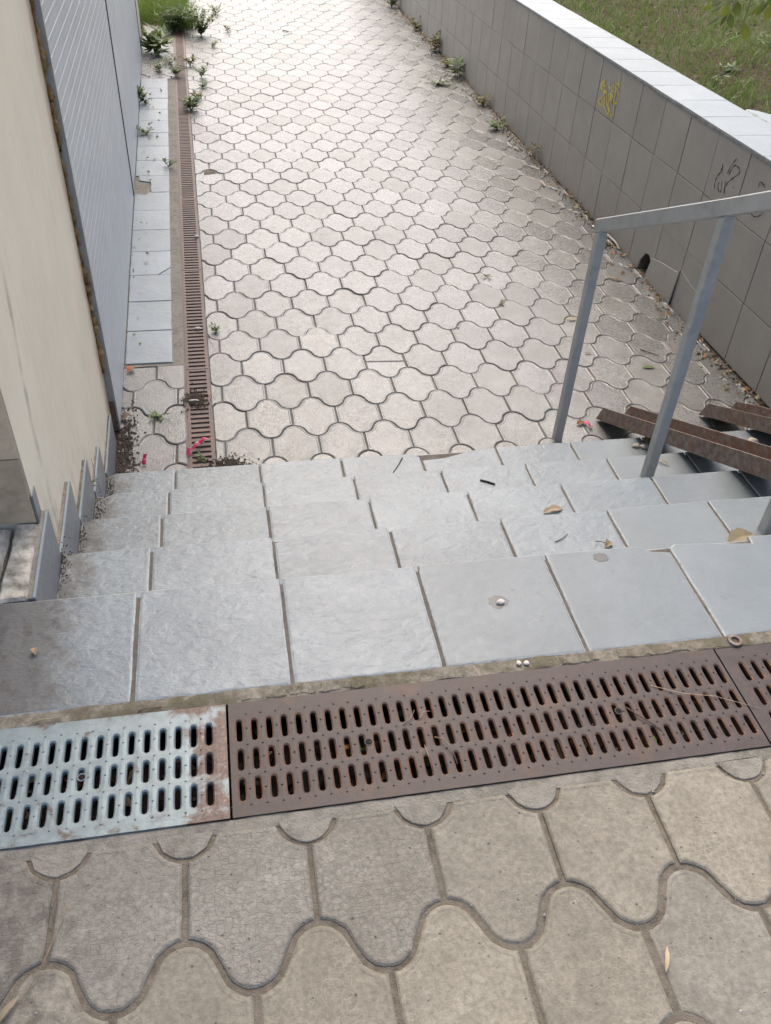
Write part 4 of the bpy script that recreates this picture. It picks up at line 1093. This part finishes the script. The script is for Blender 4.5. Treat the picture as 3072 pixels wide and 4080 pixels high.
weed((2.10, 3.03, LO), .02, 14, .03, 'tiny dark weed in a joint on the right half of the path', 'weed', .4, .025, seed=29, stems=3)
weed((2.12, 3.42, LO), .02, 14, .03, 'second tiny weed in a joint just beyond the other', 'weed', .4, .025, seed=30, stems=3)
weed((-.083, 1.05, -3 * RS), .06, 40, .02, 'green moss tuft between two skirting tiles', 'weed', .25, .03, seed=31)
weed((.662, -.507, -.03), .03, 6, .01, 'green sprout in a slot of the middle grate', 'leafy', .7, .018, seed=32, stems=2)
weed((1.28, -.595, -.03), .035, 8, .012, 'green seedling in the front slots of the grate on the right', 'leafy', .7, .018, seed=33, stems=2)
weed((.30, 1.67, LO - .01), .03, 16, .025, 'small green weed at the drain end beside the last step', 'weed', .5, .025, seed=34)
for i, (x, y) in enumerate(((4.15, 3.75), (3.95, 4.35), (3.72, 4.05), (4.55, 4.9), (4.3, 3.45))):
    weed((x, y, lawn_z(x, y)), .07, 26, .07, ['broad leaved green plant on the bank near the right edge', 'pale leaved plant on bare earth behind the wall', 'small plant just behind the wall capping', 'plant on the bank below the hanging leaves', 'plant on the bank beside the ragged slab'][i], ['weed', 'weed', 'weed', 'weed', 'weedy'][i], .3, .06, 'plants on the bank behind the wall', seed=40 + i)

# loose small things
def flatleaf(name, loc, L, w, rot, mat, label, cat='dry leaf', curl=.25, n=7, seed=0):
    rr = random.Random(seed); V = []; F = []
    for i in range(n + 1):
        t = i / n; ww = w * (math.sin(PI * min(1, t * .93 + .04)) ** .8) * rr.uniform(.75, 1.15) / 2
        z = curl * L * (.35 * math.sin(PI * t * 1.3) + .25 * t * t)
        V += [(L * (t - .5), ww, z + abs(ww) * curl * 1.4), (L * (t - .5), 0, z), (L * (t - .5), -ww, z + abs(ww) * curl * .9)]
        if i: k = 3 * i; F += [(k - 3, k - 2, k + 1, k), (k - 2, k - 1, k + 2, k + 1)]
    o = ob(name, mesh(name, V, F, mat), None, loc, (0, 0, rot)); return tag(o, label, cat)
flatleaf('dry_leaf', (1.94, .155, -RS + .006), .10, .062, .3, 'dry', 'large curled beige dry leaf at the notch of the top step', seed=1)
flatleaf('dry_leaf', (1.505, .545, -2 * RS + .004), .075, .03, .2, 'dry', 'grey beige dry leaf on the third step', seed=2)
flatleaf('dry_leaf', (1.525, .18, -RS + .004), .032, .026, .5, 'dry', 'small crumpled leaf behind the nosing of the second step', seed=3, curl=.5)
flatleaf('dry_leaf', (2.954, 3.305, LO + .005), .085, .035, -.5, 'dry', 'pale yellow leaf lying on the path near the broken wall tile', seed=4)
flatleaf('dry_leaf', (2.475, 2.80, LO + .006), .06, .022, -.2, 'dry', 'small cream leaf just left of the front handrail post', seed=5)
flatleaf('dry_leaf', (2.43, 2.405, LO + .004), .04, .016, -.3, 'dry', 'tiny yellow leaf lower down between the handrail posts', seed=6)
flatleaf('dry_leaf', (2.145, 1.745, LO + .006), .05, .034, .4, 'dryo', 'orange dead leaf on the path beside the ramp tip', seed=7)
flatleaf('dry_leaf', (2.285, 1.345, -4 * RS + .008), .045, .04, 1.2, 'dryo', 'brown dead leaf wedged under the left ramp', seed=8, curl=.5)
flatleaf('dry_leaf', (2.145, .972, -3 * RS + .004), .065, .012, -.9, 'straw', 'narrow pale leaf on the step beside the rear handrail post', seed=9)
flatleaf('dry_leaf', (-.018, -.166, .005), .024, .016, 1.9, 'dry', 'small shell shaped husk on the stained corner tile', seed=10, curl=.4)
flatleaf('dry_leaf', (1.124, -1.013, .003), .045, .008, 1.1, 'straw', 'slim straw coloured leaf on the near right pavers', seed=11)
flatleaf('dry_leaf', (.035, -.922, .006), .05, .012, .9, 'straw', 'straw coloured leaf at the bottom left corner', seed=12)
flatleaf('dry_leaf', (2.72, 2.23, LO + .003), .07, .03, -.2, 'weed', 'flattened dull green leaf on the path between the posts', seed=13, curl=.08)
flatleaf('dry_leaf', (-.05, 2.02, LO + .012), .05, .045, .4, 'dry', 'pale folded leaf at the foot of the metal sheet corner', seed=14, curl=.5)
flatleaf('dry_leaf', (-.055, 2.47, LO + .012), .06, .04, 1.2, 'dryo', 'brown leaf by the corner of the first pale tile', seed=15)
def stick(name, pts, r, mat, label, cat='twig', taper=.6):
    P = [Vector(p) for p in pts]; c = P[0].copy()
    m = MB(); n = len(P); m.tube([p - c for p in P], [r * (1 - (1 - taper) * i / (n - 1)) for i in range(n)], 6)
    return tag(m.ob(name, mat, None, True, loc=c), label, cat)
stick('twig', [(1.375, .945, -3 * RS + .004), (1.40, .93, -3 * RS + .005), (1.425, .912, -3 * RS + .004)], .0038, 'twig', 'short thick black twig on the fourth step', taper=.9)
stick('twig', [(1.155, 1.345, -4 * RS + .003), (1.13, 1.30, -4 * RS + .004), (1.095, 1.245, -4 * RS + .003)], .0022, 'twig', 'thin black twig on the lowest step')
stick('twig', [(1.37, .215, -RS + .003), (1.395, .225, -RS + .004), (1.42, .245, -RS + .003)], .0016, 'stem', 'small grey twig on the second step')
stick('twig', [(1.49, .20, -RS + .006), (1.505, .19, -RS + .012), (1.53, .175, -RS + .004)], .0014, 'twig', 'tiny twig beside the crumpled leaf on the second step')
stick('twig', [(2.75, 2.42, LO + .003), (2.79, 2.38, LO + .005), (2.83, 2.345, LO + .003)], .0026, 'twig', 'dark twig on the path seen between the handrail posts')
stick('twig', [(1.40, 10.45, LO + .003), (1.42, 10.42, LO + .01), (1.47, 10.40, LO + .004)], .006, 'twig', 'dark twig on the far bright pavers')
stick('bent_stick', [(3.115, 4.16, LO + .01), (3.14, 4.06, LO + .018), (3.155, 3.97, LO + .022), (3.168, 3.86, LO + .018), (3.165, 3.76, LO + .008)], .0065, 'white', 'pale curved stick at the wall foot behind the handrail', 'stick', .8)
stick('straw', [(.825, -.515, .002), (.84, -.528, .012), (.853, -.553, .009), (.858, -.585, .001)], .0016, 'straw', 'curved pale straw lying across the middle grate', 'straw')
stick('straw', [(.765, -.475, .001), (.785, -.462, .007), (.797, -.44, .001)], .0009, 'straw', 'thin bent straw poking from the back slots of the grate', 'straw')
stick('straw', [(.80, -.468, .001), (.815, -.452, .009), (.83, -.448, .001)], .0009, 'straw', 'thin straw right of the bent one on the grate', 'straw')
stick('straw', [(.80, -.53, .001), (.802, -.56, .006), (.808, -.60, -.01)], .0008, 'straw', 'upright thin straw over the front slots', 'straw')
stick('straw', [(1.34, -.45, .001), (1.40, -.485, .007), (1.47, -.50, .004), (1.56, -.545, .002)], .0009, 'straw', 'long thin straw crossing the right seam of the grates', 'straw')
stick('twig', [(1.26, -.50, .002), (1.28, -.53, .006), (1.31, -.56, .003), (1.33, -.60, -.01)], .0018, 'stem', 'brown twig lying on the right part of the middle grate')
stick('straw', [(.062, -.90, .004), (.085, -.85, .008), (.105, -.787, .004), (.11, -.75, .0)], .0009, 'straw', 'fine straw standing in the bottom left paver joint', 'straw')
stick('straw', [(.0, -.362, .004), (.02, -.358, .007), (.06, -.356, .003)], .0016, 'straw', 'straw on the mortar at the left end of the top step', 'straw')
stick('straw', [(.215, -.362, .003), (.23, -.358, .006), (.262, -.356, .002)], .0018, 'dry', 'curled brown stalk on the mortar beside the left grate', 'straw')
stick('straw', [(.44, 1.66, LO + .02), (.50, 1.62, LO + .014), (.58, 1.56, LO + .004)], .0016, 'straw', 'dry stalk on the soil heap by the drain', 'straw')
stick('straw', [(-.066, 1.10, -3 * RS + .12), (-.06, 1.07, -3 * RS + .06), (-.045, 1.04, -3 * RS)], .0014, 'straw', 'pale stalk hanging beside the fourth skirting tile', 'straw')
def pebble(loc, r, label, mat='white', name='pebble', cat='pebble', sq=(1, .8, .6), seed=0):
    rr = random.Random(seed); m = MB(); n = 7
    for j, (zz, q) in enumerate(((-.5, .6), (-.1, 1.0), (.4, .8), (.75, .35))):
        m.V += [(r * q * sq[0] * rr.uniform(.8, 1.15) * math.cos(2 * PI * i / n), r * q * sq[1] * rr.uniform(.8, 1.15) * math.sin(2 * PI * i / n), r * sq[2] * (zz + .5)) for i in range(n)]
    for j in range(3): m.F += [(j * n + i, j * n + (i + 1) % n, (j + 1) * n + (i + 1) % n, (j + 1) * n + i) for i in range(n)]
    m.F.append(tuple(range(3 * n, 4 * n)))
    return tag(m.ob(name, mat, None, loc=loc), label, cat)
pebble((1.072, -.156, .001), .012, 'small white stone in the damp spot on the top step', seed=1)
pebble((1.06, -.347, .001), .007, 'left of two white chips on the mortar by the grate', sq=(1, 1, .7), seed=2)
pebble((1.078, -.350, .001), .007, 'right of two white chips on the mortar by the grate', sq=(1, 1, .7), seed=3)
pebble((.292, 2.885, LO + .002), .021, 'white chip lying on the narrow drain grate', sq=(1, .6, .5), seed=4)
pebble((.296, 4.16, LO + .002), .018, 'pale pebble on the narrow drain grate farther away', sq=(1, .8, .7), seed=5)
pebble((.26, 7.36, LO + .002), .022, 'white scrap on the far narrow grate', sq=(1.3, .7, .5), seed=6)
pebble((2.215, 1.31, -4 * RS), .02, 'crumb of grey mortar beside the ramp on the lowest step', 'moss', 'mortar_crumb', 'crumb', seed=7)
pebble((2.25, 1.30, -4 * RS), .022, 'bigger crumb of mortar under the left ramp', 'moss', 'mortar_crumb', 'crumb', seed=8)
pebble((2.77, 1.28, -4 * RS), .028, 'lump of crumbled mortar under the right ramp', 'moss', 'mortar_crumb', 'crumb', seed=9)
pebble((.262, 2.135, LO + .012), .022, 'short white stub on the clump over the drain', 'white', 'stub', 'stub', (1.2, .3, .3), seed=10)
pebble((.285, 1.79, LO + .003), .02, 'white scrap on the drain slots near the pink ribbon', 'white', 'paper_scrap', 'scrap', (1.2, .3, .2), seed=11)
pebble((1.77, 2.02 + .75, LO + .002), .008, 'small pale crumb near the centre of the path', seed=12)
m = MB(); n = 18
for r, z in ((.018, .0), (.017, .004), (.010, .0045), (.009, .001)): m.V += [(r * math.cos(2 * PI * i / n), r * math.sin(2 * PI * i / n), z) for i in range(n)]
for j in range(3): m.F += [(j * n + i, j * n + (i + 1) % n, (j + 1) * n + (i + 1) % n, (j + 1) * n + i) for i in range(n)]
tag(m.ob('washer', 'ramp', None, loc=(1.598, -.352, .001)), 'rusty washer lying on the mortar above the right grate', 'washer')
# pink ribbons
def ribbon(loc, pts, w, label, seed=0):
    m = MB(); P = [Vector(p) for p in pts]; V = []; F = []
    for i, p in enumerate(P):
        d = (P[min(i + 1, len(P) - 1)] - P[max(i - 1, 0)]).normalized(); s = Vector((-d.y, d.x, .5 * math.sin(i * 1.9))).normalized() * w * (.6 + .5 * math.sin(1 + i * 1.4) ** 2)
        V += [p + s, p - s]
        if i: F.append((2 * i - 2, 2 * i - 1, 2 * i + 1, 2 * i))
    n = len(V); V += [v + Vector((0, 0, -.0012)) for v in V]; F += [tuple(n + i for i in f[::-1]) for f in F]
    return tag(ob('ribbon', mesh('ribbon', V, F, 'pink'), None, loc), label, 'ribbon', 'scraps of pink ribbon')
ribbon((.235, 1.69, LO + .006), [(0, 0, .004), (.004, .025, .022), (.022, .03, .014), (.035, .045, .024), (.055, .075, .016), (.075, .09, .028), (.098, .10, .018)], .011, 'pink ribbon lying on the end of the narrow drain')
ribbon((.04, 1.645, LO + .004), [(0, 0, .004), (.004, .015, .02), (.002, .03, .012), (.008, .045, .028)], .010, 'small pink scrap left of the narrow drain by the last step')
ribbon((2.165, 1.73, LO + .004), [(0, .02, .006), (.008, 0, .014), (.018, -.018, .006), (.022, -.035, .01)], .009, 'small pink scrap beside the tip of the left ramp')
# damp spots are thin films on the tile
M['damp'] = m_plain('damp_film', (0.125, 0.122, 0.115), 0.15, 0.3, 60, 0.1)
for i, (x, y, a, b, lab) in enumerate(((1.068, -.152, .026, .022, 'dark damp spot around the small white stone'), (1.381, -.032, .021, .019, 'dried stain near the nosing of the top step'))):
    rr = random.Random(i); P = [(a * rr.uniform(.8, 1.12) * math.cos(t), b * rr.uniform(.8, 1.12) * math.sin(t)) for t in np.linspace(0, 2 * PI, 22)[:-1]]
    V, F = slab(P, -.0005, .0006, [(0, .0003), (.001, 0)])
    tag(ob('stain', mesh('stain', V, F, 'damp'), None, (x, y, .0005)), lab, 'stain')

# ------------------------------------------------------------------ tree on the bank; one branch hangs into the picture
tree = thing('tree', 'tree on the bank whose leafy twigs hang into the top right corner', 'tree', loc=(5.5, 4.3, lawn_z(5.5, 4.3) - .05))
TB = Vector(tree.location)
def tput(m, name, mat, smooth=True, parent=tree): return off(m, TB).ob(name, mat, parent, smooth)
trunk = [TB, TB + Vector((.03, .02, .8)), TB + Vector((-.05, .1, 1.7)), TB + Vector((-.02, .25, 2.6)), TB + Vector((.1, .5, 3.6)), TB + Vector((.2, .7, 4.6))]
tput(MB().tube(trunk, [.13, .105, .095, .08, .055, .02], 10), 'trunk', 'stem')
LV=[((2.186,1.45,0.998),(2.206,1.447,0.954),0.024,0),((2.301,1.547,0.953),(2.32,1.536,0.899),0.033,1),((2.357,1.726,0.988),(2.379,1.722,0.942),0.033,0),((2.219,1.53,1.006),(2.207,1.544,0.973),0.029,1),((2.257,1.637,0.953),(2.222,1.654,0.917),0.01,2),((2.16,1.47,1.014),(2.147,1.494,0.993),0.009,2),((2.237,1.606,1.005),(2.214,1.634,0.986),0.01,2),((2.267,1.733,0.973),(2.251,1.761,0.955),0.016,1),((2.213,1.511,0.982),(2.201,1.521,0.944),0.012,0),((2.431,1.643,1.003),(2.396,1.648,0.954),0.016,0),((2.321,1.442,1.023),(2.32,1.442,0.976),0.028,1),((2.372,1.578,1.006),(2.335,1.59,0.964),0.014,1),((2.529,1.69,0.989),(2.517,1.691,0.941),0.029,0),((2.299,1.554,1.053),(2.295,1.562,1.015),0.027,0),((2.453,1.661,1.03),(2.456,1.66,0.983),0.03,0),((2.187,1.506,1.062),(2.187,1.512,1.023),0.026,1)]
brp = [TB + Vector((-.03, .18, 2.1)), Vector((4.3, 2.9, 3.1)), Vector((3.1, 1.9, 2.6)), Vector((2.6, 1.6, 1.75)), Vector((2.42, 1.64, 1.25)), Vector((2.36, 1.64, 1.09))]
br = tput(MB().tube(brp, [.04, .028, .018, .01, .005, .003], 7), 'branch', 'stem')
tw = MB()
for b, t, w, k in LV:
    b = Vector(b); j = Vector((2.37, 1.64, 1.10)).lerp(b, .15) ; mid = j.lerp(b, .5) + Vector((0, 0, .035))
    tw.tube([j, mid, b], [.002, .0015, .001], 5)
off(tw, TB).ob('twigs', 'leafd', br)
for idx, (b, t, w, k) in enumerate(LV):
    b = Vector(b); t = Vector(t); d = (t - b)
    view = (b - CC).normalized(); side = d.cross(view).normalized()
    side = (side + view * (.25 if k != 2 else 0) * (1 if idx % 2 else -1)).normalized()
    n = 8; V = []; F = []
    for i in range(n + 1):
        u = i / n; ww = w * .5 * (math.sin(PI * u ** .85) ** .9 if 0 < u < 1 else 0.02)
        c = d * u + d.cross(side).normalized() * (.12 * d.length * math.sin(PI * u))
        up_ = d.cross(side).normalized() * ww * .35
        V += [c + side * ww + up_, c, c - side * ww + up_]
        if i: q = 3 * i; F += [(q - 3, q - 2, q + 1, q), (q - 2, q - 1, q + 2, q + 1)]
    o = ob('leaf', mesh('leaf', V, F, ['leafd', 'leafy', 'leafp'][k], True), br, b - TB)
# limbs and crown above the picture; unseen crown enlarged to dim the path's right
rr = random.Random(77); limbs = MB(); CL = []
for i in range(12):
    p0 = trunk[2].lerp(trunk[5], i / 12); a = i * 2.4; L = rr.uniform(1.8, 3.3)
    p2 = p0 + Vector((math.cos(a) * L, math.sin(a) * L, L * rr.uniform(.3, .9))); p1 = p0.lerp(p2, .5) + Vector((0, 0, .18))
    limbs.tube([p0, p1, p2], [.035, .022, .008], 6)
    for c in range(110):
        q = p0.lerp(p2, rr.uniform(.35, 1.15)) + Vector((rr.gauss(0, .42), rr.gauss(0, .42), rr.gauss(0, .34)))
        for l in range(3):
            a2 = rr.uniform(0, 2 * PI); d = Vector((math.cos(a2), math.sin(a2), rr.uniform(-.9, .3))).normalized() * rr.uniform(.06, .11)
            b = q + Vector((rr.gauss(0, .05), rr.gauss(0, .05), rr.gauss(0, .05)))
            CL.append((b - TB, b + d - TB, d.length * .5, d.cross(Vector((rr.uniform(-1, 1), rr.uniform(-1, 1), 1))).normalized()))
tput(limbs, 'limbs', 'stem')
ob('crown', leaf_mesh(CL, 'leafd'), tree)
